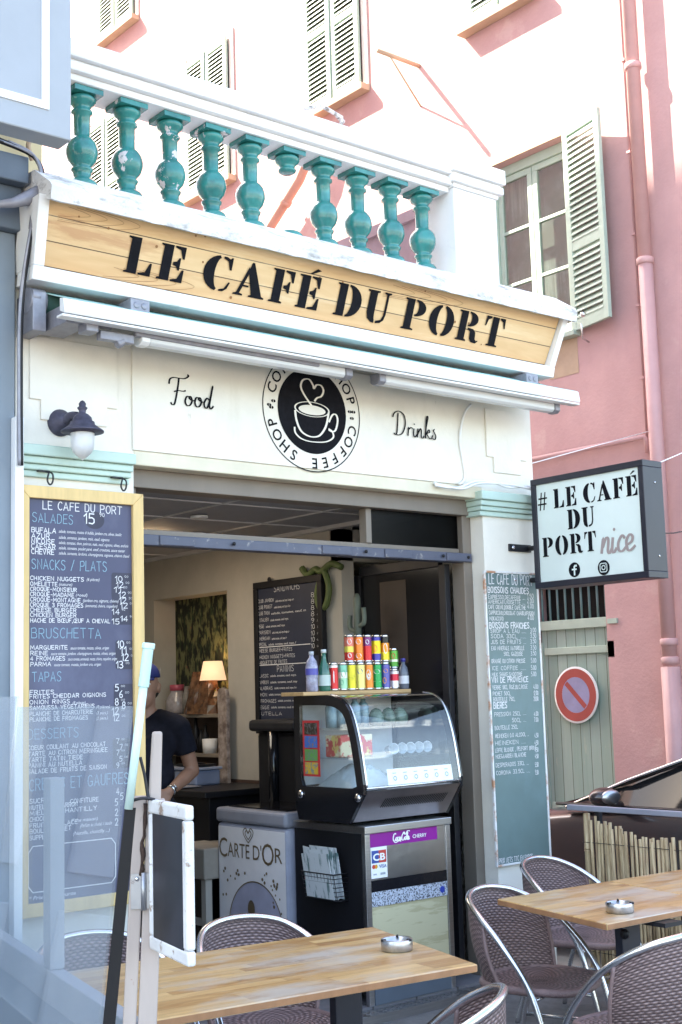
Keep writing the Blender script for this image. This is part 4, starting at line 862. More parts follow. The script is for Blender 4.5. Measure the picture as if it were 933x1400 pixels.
for t, s_, x, y in (('10', '00', 612, 563), ('12', '00', 618, 595), ('11', '50', 606, 620), ('12', '00', 630, 648), ('12', '50', 634, 678), ('12', '00', 640, 705), ('14', '90', 596, 738), ('14', '90', 640, 775), ('15', '50', 596, 790)): L1('w', t, x, y, x+46, 33, wd=.16); L1('w', s_, x+50, y-20, x+72, 12)
L1('b', 'BRUSCHETTA', 168, 864, 547, 52, wd=.09); patch(A1, 615, 876, 714, 1030)
for t, x1, y, d, dx in (('MARGUERITE', 364, 925, 'sauce tomate, mozza, olives, origan', 577), ('REINE', 260, 955, 'sauce tomate, jambon, champignons, mozza, olives, origan', 612), ('4 FROMAGES', 350, 984, 'sauce tomate, emmental, mozza, chèvre, roquefort, origan', 620), ('PARMA', 276, 1014, 'sauce tomate, mozza, jambon cru, origan', 535)): L1('w', t, 162, y, x1, 25, wd=.2); D1(d, x1+10, y, dx)
for t, s_, x, y in (('10', '00', 622, 915), ('11', '00', 638, 948), ('12', '00', 646, 984), ('13', '00', 618, 1024)): L1('w', t, x, y, x+44, 36, wd=.16); L1('w', s_, x+50, y-22, x+72, 12)
L1('b', 'TAPAS', 172, 1096, 333, 50, wd=.09); patch(A2, 606, 18, 716, 160)
for t, x1, y in (('FRITES', 294, 76), ('FRITES CHEDDAR OIGNONS', 568, 98), ('ONION RINGS', 376, 128), ('SAMOUSSA VEGETARIENS', 506, 158), ('PLANCHE DE CHARCUTERIE', 497, 190), ('PLANCHE DE FROMAGES', 470, 220)): L1('w', t, 158, y, x1, 25, A2, .2)
D1('(8 pièces)', 384, 128, 452, 17, A2); D1('(8 pièces)', 510, 150, 582, 17, A2); D1('(2 pers.)', 510, 182, 570, 17, A2); D1('(2 pers.)', 510, 210, 570, 17, A2)
for t, s_, x, y in (('5', '00', 612, 58), ('6', '00', 634, 92), ('8', '00', 612, 132), ('8', '00', 648, 150), ('12', '00', 596, 182), ('12', '00', 600, 216)): L1('w', t, x, y, x+(24 if len(t) < 2 else 40), 36, A2, .15); L1('w', s_, x+(30 if len(t) < 2 else 46), y-22, x+(54 if len(t) < 2 else 68), 12, A2)
L1('b', 'DESSERTS', 150, 314, 426, 52, A2, .09); patch(A2, 600, 305, 690, 470)
for t, x1, y in (('COEUR COULANT AU CHOCOLAT', 565, 372), ('TARTE AU CITRON MERINGUEE', 575, 404), ('TARTE TATIN TIEDE', 444, 436), ('PANINI AU NUTELLA', 440, 466), ('SALADE DE FRUITS DE SAISON', 570, 498)): L1('w', t, 148, y, x1, 27, A2, .19)
for t, x, y in (('7', 618, 338), ('7', 636, 368), ('7', 618, 398), ('5', 634, 432), ('9', 618, 466)): L1('w', t, x, y, x+20, 32, A2, .15); L1('w', '00', x+26, y-20, x+46, 11, A2)
L1('b', 'CREPES ET GAUFRES', 158, 588, 690, 60, A2, .09)
for t, x1, y in (('SUCRE', 262, 655), ('CONFITURE', 528, 655), ('NUTELLA / MARRON', 414, 690), ('MIEL OU CHANTILLY', 520, 720), ('CHOCOLAT', 300, 752), ('FRUIT DE GLACE', 416, 786), ('BOULE SORBET', 382, 816), ('SUPPLEMENT', 330, 850)): L1('w', t, 374 if t == 'CONFITURE' else 157, y, x1, 27, A2, .19)
D1('(Faite maison)', 374, 756, 516, 20, A2); D1('(Parfum au choix) 1 boule', 424, 782, 592, 20, A2); D1('(Nutella, chantilly ...)', 386, 824, 580, 20, A2)
for t, x, y in (('4', 618, 606), ('5', 640, 634), ('5', 610, 665), ('2', 612, 720), ('2', 612, 770)): L1('w', t, x, y, x+20, 34, A2, .15)
w_ = pen.a['w']; q = [pen.uv(*A2(x, y)) for x, y in ((176, 892), (612, 828), (612, 1068), (176, 1132), (150, 1108), (150, 918), (176, 892))]
zt_ = (q[0][1]+q[1][1])/2; zb2 = (q[2][1]+q[3][1])/2; ul, ur = q[4][0], q[1][0]
w_.line([(ul+.02, zt_), (ur-.02, zt_), (ur, zt_-.025), (ur, zb2+.025), (ur-.02, zb2), (ul+.02, zb2), (ul, zb2+.025), (ul, zt_-.025), (ul+.02, zt_)], .004)
D1('* Prix net en euros', 150, 1172, 400, 22, A2)
sl = [c for c in bpy.data.objects if c.parent == mb and c.name.startswith('slate')][0]
pen.a['p'].build('price_patch', M_patch, mb, fix=False); pen.a['w'].build('chalk_writing', M_chalk, mb, fix=False); pen.a['b'].build('chalk_heading', M_chalkb, mb, fix=False)
# ------------------------------------------------------------------ the drinks slate on the right pier
YR = -.018
c0, c1, c2 = pY(664, 780, YR), pY(679, 1186, YR), pY(734, 806, YR)
db = thing('drinks_board', 'narrow grey-green slate drinks list screwed to the right pier', 'menu board', (5.65, YR, 1.4))
dx0, dx1, dz0, dz1 = (c0.x+c1.x)/2, 5.872, c1.z, c0.z
m = MB(); m.box(dx0+.008, dx1-.008, YR, -.001, dz0+.008, dz1-.008); m.build('slate', M_slategreen, db)
m = MB(); mitre(m, dx0-.006, dx1, dz0, dz1, .012, YR-.005, YR+.012); m.build('frame', stains(mat('worn_white_frame', (.8, .8, .8), .6), S(190, 140, 110), .5, .6, 7), db, bevel=.002)
pen = Pen((0, YR, 0), (1, 0, 0), 1, YR); pen.art('w', .0012)
def A3(cx, cy): return 640+cx*.3288, 760+cy*.3286
def L3(t, x0, y, x1, h, wd=.17): a_, b_ = A3(x0+9, y); pen.put('w', t, a_, b_, A3(x1+3, 0)[0], h*.3286, wd*.8, .05)
L3('LE CAFÉ DU PORT', 78, 116, 268, 42, .11); L3('BOISSONS CHAUDES', 74, 152, 252, 24, .2); L3('BOISSONS FRAICHES', 80, 300, 254, 24, .2); L3('VIN DE PROVENCE', 90, 528, 250, 22, .2); L3('BIERES', 98, 635, 162, 24, .2)
for t, x0, x1, y, pr in (('EXPRESSO,DECAFEINE ....', 76, 236, 178, '1.50'), ('AMERICAIN,NOISETTE ....', 76, 236, 198, '2.00'), ('CAFE CREME,DOUBLE CAFE,THE', 76, 238, 220, '4.00'), ('CAPPUCCINO,CHOCOLAT CHAUD,INFUSION', 78, 274, 244, ''), ('MOKACCINO', 80, 146, 268, '4.00'),
    ('SIROP A L EAU .....', 84, 240, 320, '3.00'), ('SODA 33CL .....', 86, 240, 342, '3.50'), ('JUS DE FRUITS ...', 86, 240, 366, '3.50'), ('EAU MINERALE NATURELLE', 88, 232, 392, '3.50'), ('50CL GAZEUSE', 140, 226, 416, '3.50'), ('ORANGE OU CITRON PRESSE', 88, 236, 446, '5.00'), ('ICE COFFEE .....', 90, 240, 476, '5.00'), ('MILK SHAKE,SMOOTHIE', 90, 224, 502, '5.00'),
    ('VERRE 18CL RGE,BLC,ROSE', 92, 246, 556, '4.00'), ('PICHET 50CL', 94, 176, 582, '12.00'), ('BOUTEILLE 75CL', 96, 194, 606, '20.00'), ('PRESSION 25CL ....', 100, 240, 668, '4.00'), ('50CL ...', 174, 240, 692, '7.00'), ('BOUTEILLE 25CL', 102, 206, 724, ''), ('HEINEKEN 0.0 ALCOOL ..', 104, 250, 758, '4.50'), ('HEINEKEN ....', 104, 240, 788, '4.50'), ('LEFFE BLONDE , PELFORT BRUNE', 104, 284, 818, '4.50'), ('HOEGAARDEN BLANCHE', 106, 240, 844, '4.50'), ('DESPERADOS 33CL ...', 106, 250, 880, '5.50'), ('CORONA 33.5CL ....', 108, 256, 912, '5.50')):
    L3(t, x0, y, x1, 16, .15)
    if pr: xx = 244 if y < 300 else 254 if y < 520 else 262; L3(pr, xx+(y-520)*.02, y-2, xx+28, 18, .13)
L3('PRIX NETS TTC EN EUROS', 120, 1280, 268, 20, .15)
pen.a['w'].build('chalk_writing', M_chalk, db, fix=False)
# ------------------------------------------------------------------ inside: the sandwich slate on the side wall
XI = 5.16
sb = thing('sandwich_board', 'black-framed dark slate listing sandwiches and paninis on the inner wall', 'menu board', (XI, 1.6, 1.8))
y1_, y0_ = pX(348, 800, XI).y, pX(441, 785, XI).y; zt_, zb2 = pX(394, 791, XI).z, 1.33
m = MB()
for q in ((y0_, y1_, zt_-.045, zt_), (y0_, y1_, zb2, zb2+.045), (y0_, y0_+.045, zb2+.045, zt_-.045), (y1_-.045, y1_, zb2+.045, zt_-.045)): m.box(XI-.014, XI+.025, *q)
for y in (y0_+.15, y1_-.15): m.lathe([(.018, 0), (.018, .01)], (XI+.01, y, zt_+.012), 10, (1, 0, 0))
m.build('frame', M_black, sb, bevel=.003)
m = MB(); m.box(XI, XI+.02, y0_+.04, y1_-.04, zb2+.04, zt_-.04); m.build('slate', M_slatedk, sb)
pen = Pen((XI, 0, 0), (0, -1, 0), 0, XI); pen.art('w', .0012); pen.art('p', .0008)
def A4(cx, cy): return 180+cx*.3108, 650+cy*.3108
def L4(t, x0, y, x1, h, wd=.13): a_, b_ = A4(x0, y); pen.put('w', t, a_, b_, A4(x1, 0)[0], h*.3108, wd*.75, .04)
L4('SANDWICHS', 628, 512, 744, 26, .1); L4('PANINIS', 642, 864, 718, 26, .1)
for t, x1, y in (('CLUB JAMBON', 628, 562), ('CLUB POULET', 622, 589), ('CLUB THON', 610, 616), ("L'ITALIEN", 606, 645), ('VEGE', 586, 673), ('PARISIEN', 614, 700), ('AMERICAIN', 612, 727), ('SPECIAL', 598, 752), ('CHEESE BURGER+FRITES', 710, 780), ('CHICKEN NUGGETS+FRITES', 722, 808), ('BARQUETTE DE FRITES', 688, 832), ('CLASSIC', 606, 890), ('JAMBON', 606, 918), ('CALABRAIS', 624, 944), ('THON', 600, 972), ('3 FROMAGES', 640, 1000), ('VEGGIE', 610, 1028), ('NUTELLA', 668, 1055)):
    L4(t, 558, y, x1, 14, .13)
    if y < 760 or 880 < y < 1050: a_, b_ = A4(x1+6, y-2-(x1-558)*.03); pen.small('w', 'salade, tomates, oeuf, mayo, fromage, cornichons'[:24+(y*7) % 22], a_, b_, A4(min(x1+70+(y*13) % 90, 788), 0)[0], 3.2)
u0, v0 = pen.uv(*A4(792, 520)); u1, v1 = pen.uv(*A4(834, 790)); pen.a['p'].rect(u0, v1, u1, v0)
for i, p_ in enumerate((8, 8, 8, 8, 9, 10, 10, 10, 10)): L4(str(p_), 792, 536+i*28, 810, 20, .13); L4('00', 818, 530+i*28, 832, 7, .15)
for yy in (758, 836): u0, v0 = pen.uv(*A4(558, yy)); u1 = pen.uv(*A4(788, yy))[0]; pen.a['w'].line([(u0, v0), (u1, v0)], .005)
pen.a['w'].build('chalk_writing', M_chalk, sb, fix=False); pen.a['p'].build('price_patch', M_black, sb, fix=False)
# wall ornaments
m = MB(); g0 = pX(440, 790, 5.17); M_gr = mat('green_ornament', S(96, 112, 62), .6, noise=.15)
m.tube(spline([(5.17, g0.y+.20, g0.z+.08), (5.17, g0.y+.14, g0.z+.03), (5.17, g0.y+.06, g0.z+.06), (5.17, g0.y, g0.z+.04), (5.17, g0.y-.1, g0.z+.08), (5.17, g0.y-.2, g0.z+.05)], 6), .022, 8)
m.tube(spline([(5.17, g0.y-.02, g0.z+.06), (5.17, g0.y-.07, g0.z-.06), (5.17, g0.y-.04, g0.z-.17), (5.17, g0.y+.02, g0.z-.19), (5.17, g0.y+.05, g0.z-.1), (5.17, g0.y, g0.z+.02)], 6), .02, 8)
tag(m.build('wall_ornament', M_gr), 'green twisted ornament hanging beside the inner slate', 'ornament')
m = MB(); c_ = pX(489, 845, 5.18)
m.tube([(5.18, c_.y, c_.z-.22), (5.18, c_.y, c_.z+.12), (5.18, c_.y, c_.z+.15)], [.022, .022, .01], 8)
m.tube(spline([(5.18, c_.y, c_.z-.08), (5.18, c_.y+.07, c_.z-.06), (5.18, c_.y+.07, c_.z+.02)], 5), .015, 8)
m.tube(spline([(5.18, c_.y, c_.z-.05), (5.18, c_.y-.06, c_.z-.03), (5.18, c_.y-.06, c_.z+.06)], 5), .015, 8)
tag(m.build('cactus_ornament', mat('grey_green', S(112, 122, 112), .6)), 'grey-green cactus cut-out on the white inner wall', 'ornament')
dd = thing('glass_door', 'dark smoked glass door folded back inside the right of the opening', 'door', (5.36, .6, 0))
m = MB(); m.box(5.34, 5.352, .26, .98, .1, 2.30); m.build('pane', M_blackg, dd)
m = MB()
for q in ((.205, .26, 0, 2.31), (.98, 1.03, 0, 2.31), (.26, .98, 0, .1), (.26, .98, 2.30, 2.36)): m.box(5.325, 5.365, *q)
m.build('frame', M_iron, dd, bevel=.003)
a = Art((5.34, .9, 1.75), (0, -1, 0), (0, 0, 1), lift=.002); a.rect(.1, 0, .34, .5); a.build('menu_reflection', mat('brown_reflection', S(66, 54, 48), .6), dd, fix=False)  # brown patch painting a menu's reflection in the dark glass
# niche: shelves and their goods
ZS1, ZS2 = pX(265, 975, 5.45).z, pX(265, 1026, 5.45).z
sf = thing('wall_shelf', 'pale wooden shelves set into the wall niche behind the counter', 'shelf', (5.42, 2.7, 1.0))
for z in (ZS1, ZS2): m = MB(); m.box(5.19, 5.386, 2.265, 3.22, z-.025, z); m.build('shelf_board', mat('grey_wood', S(140, 128, 116), .6, noise=.1), sf, bevel=.003)
m = MB(); m.box(5.375, 5.388, 2.27, 3.22, .8, ZS1-.026); m.build('back_panel', M_innerd, sf)
def at_shelf(px, z, X=5.28):
    d = ray(px, 1000); t = X/d.x; return Vector((X, CAM.y+d.y*t, z))
p = at_shelf(297, ZS1, 5.29)
tl = thing('table_lamp', 'lit table lamp with a cream shade and mustard foot in the wall niche', 'lamp', p)
p += Vector((0, .04, 0))
m = MB(); m.lathe([(.05, 0), (.06, .03), (.045, .10), (.055, .16), (.03, .2), (.012, .23), (.012, .26)], p, 20); m.build('lamp_foot', mat('mustard', S(172, 142, 40), .4), tl)
m = MB(); m.lathe([(.095, .235), (.066, .37)], p, 28, cap=False); m.build('lamp_shade', emit('lit_shade', (1., .66, .42), .14), tl, solid=.003)
ld = bpy.data.lights.new('lamp_bulb', 'POINT'); ld.energy = .35; ld.color = (1, .7, .4); ld.shadow_soft_size = .05; lo_ = bpy.data.objects.new('lamp_bulb', ld); COL.objects.link(lo_); lo_.parent = tl; lo_.location = Vector((0, .04, .32))
p = at_shelf(243, ZS1)
j = thing('jar', 'fat clear jar with a pink lid, first on the upper niche shelf', 'jar', p)
m = MB(); m.lathe([(.07, 0), (.085, .02), (.085, .10), (.05, .155), (.05, .17)], p, 20); m.build('jar_body', mat('cloudy_plastic', S(176, 168, 170), .2, noise=.2, scale=14), j)
m = MB(); m.lathe([(.054, .17), (.054, .21), (.05, .214)], p, 20); m.build('lid', mat('pink_lid', S(196, 90, 110), .4), j)
p = at_shelf(256, ZS1)
m = MB(); m.lathe([(.03, 0), (.032, .12), (.02, .16), (.018, .2)], p, 14); tag(m.build('glass_bottle', mat('pale_glass', S(150, 146, 142), .15, noise=.2, scale=20)), 'slim clear bottle between the pink-lidded jar and the wrapped bag', 'bottle')
for k, px in enumerate((273, 287)):
    p = at_shelf(px, ZS1, 5.27); m = MB(); rr = random.Random(k)
    vs = [(p.x+(.07*(1-h/.36)+.03)*cos(2*pi*a_/14)*rr.uniform(.8, 1.2), p.y+(.09*(1-h/.36)+.03)*sin(2*pi*a_/14)*rr.uniform(.8, 1.2), p.z+h) for h in (0, .06, .12, .18, .23, .3) for a_ in range(14)]
    fs = [(r_*14+a_, r_*14+(a_+1) % 14, (r_+1)*14+(a_+1) % 14, (r_+1)*14+a_) for r_ in range(5) for a_ in range(14)]
    m.add(vs, fs, False); tag(m.build('gift_bag', mat('brown_film', S(128, 92, 66), .15, scale=16, col2=S(60, 40, 30))), ('cellophane bag of brown biscuits tied at the top, on the upper niche shelf', 'second, shorter cellophane bag in front of the lamp')[k], 'bag')
for k, px in enumerate((256, 263, 268, 275, 281)):
    p = at_shelf(px, ZS2, 5.27); m = MB(); h = (.22, .17, .25, .16, .2)[k]; r_ = .028
    m.lathe([(r_, 0), (r_, h*.6), (r_*.4, h*.78), (r_*.4, h)], p, 14)
    tag(m.build('sauce_bottle', M_black), 'dark sauce bottle in the row on the lower niche shelf', 'bottle', 'dark bottles on the lower niche shelf')
p = at_shelf(287, ZS2, 5.25); m = MB(); m.lathe([(.05, 0), (.055, .10), (.05, .10), (.045, .01)], p, 18); tag(m.build('white_pot', M_white), 'short white pot at the right end of the lower niche shelf', 'pot')
# counter inside with a box, a plank, papers
ct = thing('back_counter', 'black counter under the niche where the man rests his hand', 'counter', (4.7, 1.9, 0))
m = MB(); m.box(4.62, 5.18, 1.65, 3.2, 0, .96); m.box(4.56, 5.18, 1.6, 3.2, .961, 1.0); m.build('counter_top', M_black, ct, bevel=.005)
m = MB(); m.box(4.55, 4.559, 1.9, 2.3, .78, .87); m.build('white_panel', mat('cream_panel', S(178, 168, 150), .6), ct)
p = pX(272, 1074, 4.95); z = 1.0
bx_ = thing('storage_box', 'pale blue plastic storage box with a lid, on the back counter', 'box', (4.95, p.y, z))
m = MB(); m.box(4.82, 5.02, p.y-.16, p.y+.18, z+.001, z+.10); m.build('tub', mat('blue_plastic', S(134, 148, 178), .35, noise=.08), bx_, bevel=.012)
m = MB(); m.box(4.81, 5.03, p.y-.17, p.y+.19, z+.101, z+.118); m.build('lid', mat('pale_lid', S(150, 160, 182), .35), bx_, bevel=.004)
m = MB(); m.box(4.84, 5.0, p.y-.14, p.y+.1, z+.122, z+.138); m.box(4.88, 4.96, p.y-.08, p.y+.04, z+.139, z+.146); tag(m.build('tablet', M_black, bevel=.003), 'dark flat tablet lying on the blue storage box', 'tablet')
m = MB(); m.box(4.58, 4.80, p.y-.25, p.y+.15, 1.001, 1.006); m.box(4.6, 4.78, p.y-.3, p.y+.0, 1.007, 1.011); tag(m.build('paper', mat('grey_paper', S(130, 132, 144), .6)), 'loose grey papers on the back counter beside the hand', 'paper')
q0, q1 = pX(303, 940, 5.10), pX(303, 1075, 5.10)
m = MB(); yc = q0.y; prf = [(-.055, 0), (.055, 0), (.05, .5), (.056, q0.z-q1.z-.06), (.04, q0.z-q1.z-.01), (.0, q0.z-q1.z), (-.045, q0.z-q1.z-.015), (-.058, q0.z-q1.z-.07), (-.05, .4)]
m.prism([(5.10, yc+a_, q1.z+b_) for a_, b_ in prf], (.03, 0, 0)); tag(m.build('wooden_plank', mat('mottled_wood', S(178, 164, 156), .6, scale=14, col2=S(104, 88, 82)), bevel=.004), 'mottled grey driftwood plank standing upright at the niche edge', 'plank')
t_ = thing('drinks_dispenser', 'tall black drinks dispenser standing behind the freezer', 'dispenser', (4.95, 1.35, 0))
m = MB(); e0 = pX(348, 1000, 4.85); e1 = pX(404, 1000, 4.85)
m.box(4.85, 5.15, e1.y-.05, e0.y-.02, 0, pX(375, 1000, 4.85).z); m.build('housing', M_black, t_, bevel=.03)
m = MB(); m.box(4.80, 5.16, e1.y-.05, e0.y+.0, pX(375, 1000, 4.85).z+.001, pX(375, 984, 4.85).z); m.build('top_cover', M_iron, t_, bevel=.02)
m = MB(); m.tube([(4.84, (e0.y+e1.y)/2, .9), (4.84, (e0.y+e1.y)/2, 1.36)], .035, 12); m.build('column', M_blackg, t_)
st = thing('stool', 'low pale wooden stool beside the freezer', 'stool', (4.5, 1.55, 0))
p = pX(272, 1140, 4.45); m = MB(); m.box(4.36, 4.72, 1.32, 1.72, .52, .70); m.build('seat', mat('pale_wood', S(166, 158, 148), .6, noise=.1), st, bevel=.01)
for x in (4.38, 4.66):
    for y in (1.34, 1.66): m = MB(); m.box(x, x+.045, y, y+.045, 0, .519); m.build('leg', M_inner, st)
m = MB(); m.box(4.42, 4.66, 1.35, 1.38, .2, .24); m.box(4.39, 4.41, 1.39, 1.65, .25, .29); m.build('stretcher', M_inner, st)
# ------------------------------------------------------------------ ice-cream chest with its printed side
fz = thing('ice_cream_freezer', 'grey chest freezer with a printed white ice-cream panel beside the counter', 'freezer', (4.7, .85, 0))
f0, f1 = Vector((4.44, .622, 0)), Vector((4.455, 1.33, 0)); fd = (f1-f0).normalized(); fn = Vector((-fd.y, fd.x, 0)); Wf = (f1-f0).length; ZT = .935
def fzb(m, u0, u1, z0, z1, d0, d1): m.slab([f0+fd*u0-fn*d0+Vector((0, 0, z0)), f0+fd*u1-fn*d0+Vector((0, 0, z0)), f0+fd*u1-fn*d0+Vector((0, 0, z1)), f0+fd*u0-fn*d0+Vector((0, 0, z1))], -fn*(d1-d0))
m = MB(); fzb(m, 0, Wf, .08, ZT-.085, .0, .5); m.build('cabinet', mat('freezer_grey', S(168, 172, 190), .4), fz, bevel=.03, seg=3)
m = MB(); fzb(m, -.0, Wf+.0, ZT-.084, ZT, -.006, .5); m.build('rim', mat('freezer_rim', S(150, 153, 166), .4), fz, bevel=.02, seg=3)
m = MB(); fzb(m, .06, Wf-.06, ZT+.001, ZT+.008, .05, .45); m.build('glass_lid', M_blackg, fz)
for u in (.06, Wf-.12): m = MB(); fzb(m, u, u+.06, .0, .08, .05, .1); m.build('foot', M_black, fz)
UF = -fd; OF = f1+fn*.001
a = Art(OF, UF, (0, 0, 1), lift=.001); a.rect(.03, .10, Wf-.01, ZT-.105); a.build('printed_panel', mat('panel_white', (.84, .85, .90), .4, noise=.03), fz, fix=False)
a = Art(OF, UF, (0, 0, 1), lift=.003); random.seed(4)
M_gold = mat('dull_gold', S(128, 112, 88), .35, .3)
cap = lambda t, u, v, h, ft: a.text(t, u, v, h, fit=ft)
cap('C', .035, .655, .115, .085); cap('ARTE', .125, .66, .085, .225); cap("D'", .385, .66, .085, .085); cap('O', .475, .64, .125, .115); cap('R', .60, .66, .085, .07)
hc = (Wf*.48, .795)
for s_ in (1, .6): a.line([(hc[0]+s_*x*.05, hc[1]+s_*y*.045) for x, y in sp2([(0, -1), (-.8, -.2), (-1, .4), (-.5, .8), (0, .3), (.5, .8), (1, .4), (.8, -.2), (0, -1)])], .006)
for k in range(110):
    u, v = random.uniform(.05, Wf-.05), random.uniform(.2, .6)
    if (u-.34)**2+((v-.29)*.95)**2 > .27**2: a.disc(u, v, random.uniform(.006, .010), 10)
a.ring(.40, .27, .265, .272, 50, -25, 205); a.line([(.12, .19), (.32, .35)], .016); a.disc(.36, .385, .035, 20, .05)
a.build('gold_print', M_gold, fz, fix=False)
a = Art(OF, UF, (0, 0, 1), lift=.002); a.poly(arc(.40, .27, .265, .265, -25, 205, 30)); a.build('plate_print', mat('plate_lilac', S(176, 180, 206), .4), fz, fix=False)
a = Art(OF, UF, (0, 0, 1), lift=.004); a.disc(.47, .255, .045, 20, .03); a.disc(.55, .22, .05, 20, .03); a.disc(.52, .29, .02, 14, .016); a.build('yellow_print', mat('yellow_print', S(216, 200, 84), .4), fz, fix=False)
# ------------------------------------------------------------------ service counter and refrigerated case
sc_ = thing('service_counter', 'steel framed service counter with a purple drink strip and card stickers', 'counter', (4.78, .25, 0))
CX0, CX1 = 4.48, 5.09
m = MB(); m.box(CX0+.002, CX1-.002, .018, .60, .06, .87); m.build('cabinet', M_black, sc_)
m = MB(); m.box(CX0, CX0+.035, .0, .03, .0, .856); m.box(CX1-.035, CX1, .0, .03, .0, .856); m.box(CX0-.005, CX1+.005, -.008, .61, .857, .895); m.build('steel_frame', M_steel, sc_, bevel=.003)
m = MB(); m.box(CX0+.036, CX1-.036, .006, .017, .618, .856); m.build('steel_panel', mat('dented_steel', (.58, .58, .60), .28, 1, noise=.06, scale=3, bump=.25, bscale=7), sc_)
m = MB(); m.box(CX0+.036, CX1-.036, .004, .017, .561, .617); m.build('black_rail', M_blackg, sc_)
M_gran = mat('granite', S(196, 202, 214), .35, scale=120, col2=S(70, 72, 80), lo=.40, hi=.52, detail=2)
m = MB(); m.box(CX0+.036, CX1-.036, .002, .017, .486, .560); m.build('granite_strip', M_gran, sc_)
M_lam = mat('pale_laminate', S(208, 200, 164), .4, scale=2.2, col2=S(190, 180, 142), lo=.45, hi=.5, stretch=(1, 1, 7))
m = MB(); m.box(CX0+.036, CX1-.036, .007, .017, .100, .485); m.build('laminate_panel', M_lam, sc_)
m = MB(); m.box(CX0+.036, CX1-.036, -.004, .017, -.0, .099); m.build('kick_plate', M_slated, sc_, bevel=.003)
a = Art((CX0, .006, 0), lift=.002); a.rect(.037, .786, .515, .855); a.build('drink_strip', mat('purple_vinyl', S(140, 20, 140), .35, noise=.03), sc_, fix=False)
a = Art((CX0, .006, 0), lift=.004)
CO = [[(.5, .8), (.42, .95), (.2, .85), (.02, .4), (.08, .02), (.3, .02), (.46, .25)], [(.62, .42), (.5, .3), (.52, .04), (.66, .02), (.74, .28), (.62, .42)], [(.98, .38), (.84, .42), (.78, .1), (.9, .0), (1.02, .12)], [(1.3, .4), (1.14, .42), (1.06, .1), (1.16, .0), (1.28, .34), (1.28, .04), (1.4, .1)], [(1.36, .3), (1.5, .3)],
    [(2.0, .75), (1.98, 1.0), (1.76, .9), (1.5, .45), (1.54, .04), (1.78, .0), (1.96, .3)], [(2.12, .42), (2.0, .3), (2.02, .04), (2.16, .02), (2.24, .28), (2.12, .42)], [(2.34, .2), (2.52, .75), (2.48, 1.0), (2.36, .6), (2.36, .06), (2.46, .04)], [(2.72, .4), (2.58, .42), (2.5, .1), (2.6, .0), (2.72, .34), (2.72, .04), (2.84, .1)], [(.1, -.1), (.4, -.2), (.9, -.04), (1.3, -.12)], [(1.76, .9), (2.1, .72), (2.5, 1.12), (2.9, 1.05)]]
script(a, CO, .195, .805, .040, .0062, .4); a.text('CHERRY', .33, .808, .020, fit=.10, bold=.01)
a.build('strip_lettering', M_white, sc_, fix=False)
a = Art((CX0, .006, 0), lift=.0025); a.rect(.038, .628, .150, .785); a.build('card_sticker', M_whiteg, sc_, fix=False)
for nm, col, fn_ in (('sticker_blue', S(58, 84, 160), lambda a: (a.rect(.044, .705, .092, .768), a.text('VISA', .092, .678, .018, fit=.052, bold=.015))), ('sticker_red', S(206, 70, 60), lambda a: (a.rect(.092, .705, .144, .768), a.disc(.056, .687, .011, 16))), ('sticker_amber', S(226, 160, 40), lambda a: a.disc(.072, .687, .011, 16)), ('sticker_grey', S(170, 176, 184), lambda a: (a.rect(.052, .645, .075, .652), a.rect(.10, .643, .135, .654)))):
    a = Art((CX0, .006, 0), lift=.0035); fn_(a); a.build(nm, mat(nm, col, .4), sc_, fix=False)
a = Art((CX0, .006, 0), lift=.0045); a.text('CB', .052, .718, .036, fit=.084, bold=.03); a.build('sticker_lettering', M_white, sc_, fix=False)
a = Art((CX0, .002, 0), lift=.002); a.disc(.535, .52, .018, 24); a.build('round_sticker', mat('round_blue', S(48, 70, 170), .4), sc_, fix=False)
# leaflet baskets on its dark side
def basket(label, yc, zc, w, h, full):
    t = thing('leaflet_basket', label, 'basket', (CX0-.06, yc, zc), 'wire leaflet baskets on the counter side')
    m = MB(); n = 10
    for k in range(n+1):
        y = yc-w/2+w*k/n; m.tube([(CX0-.005, y, zc), (CX0-.075, y, zc+.015), (CX0-.10, y, zc+h)], .0018, 4)
    for k in range(7): z = zc+.015+(h-.015)*k/6; xx = CX0-.075-.025*k/6; m.tube([(CX0-.004, yc-w/2, z), (xx, yc-w/2, z), (xx, yc+w/2, z), (CX0-.004, yc+w/2, z)], .0022 if k < 6 else .004, 4)
    m.build('wire', M_iron, t)
    for k in range(full):
        m = MB(); x = CX0-.012-.013*k; zz = zc+.02; hh = .26 if full > 3 else .09; yo = (.01, -.012, .006, .015, -.01, 0)[k % 6]*1.3
        m.slab([(x, yc-w*.43+yo, zz), (x, yc+w*.43+yo, zz), (x-.035, yc+w*.42+yo, zz+hh-.018*(k % 3)), (x-.035, yc-w*.42+yo, zz+hh-.022*(k % 2))], (-.003, 0, 0))
        o = m.build('leaflet', M_leaf if full > 3 else M_card)
        tag(o, (('printed grey-green leaflet in the upper wire basket' if full > 3 else 'small blue and white card in the lower wire basket')), 'leaflet', 'leaflets in the upper basket' if full > 3 else 'cards in the lower basket')
M_leaf = mat('leaflet_print', S(206, 212, 216), .35, scale=5, col2=S(96, 124, 124), lo=.38, hi=.46, stretch=(1, 6, 1.5)); stains(M_leaf, S(170, 70, 70), .68, .7, 9)
M_card = mat('card_print', S(216, 220, 236), .4, scale=20, col2=S(120, 130, 170), lo=.38, hi=.44)
basket('black wire basket full of leaflets, higher on the counter side', .28, .50, .27, .15, 6); basket('black wire basket with a few cards, lower on the counter side', .32, .20, .27, .07, 2)
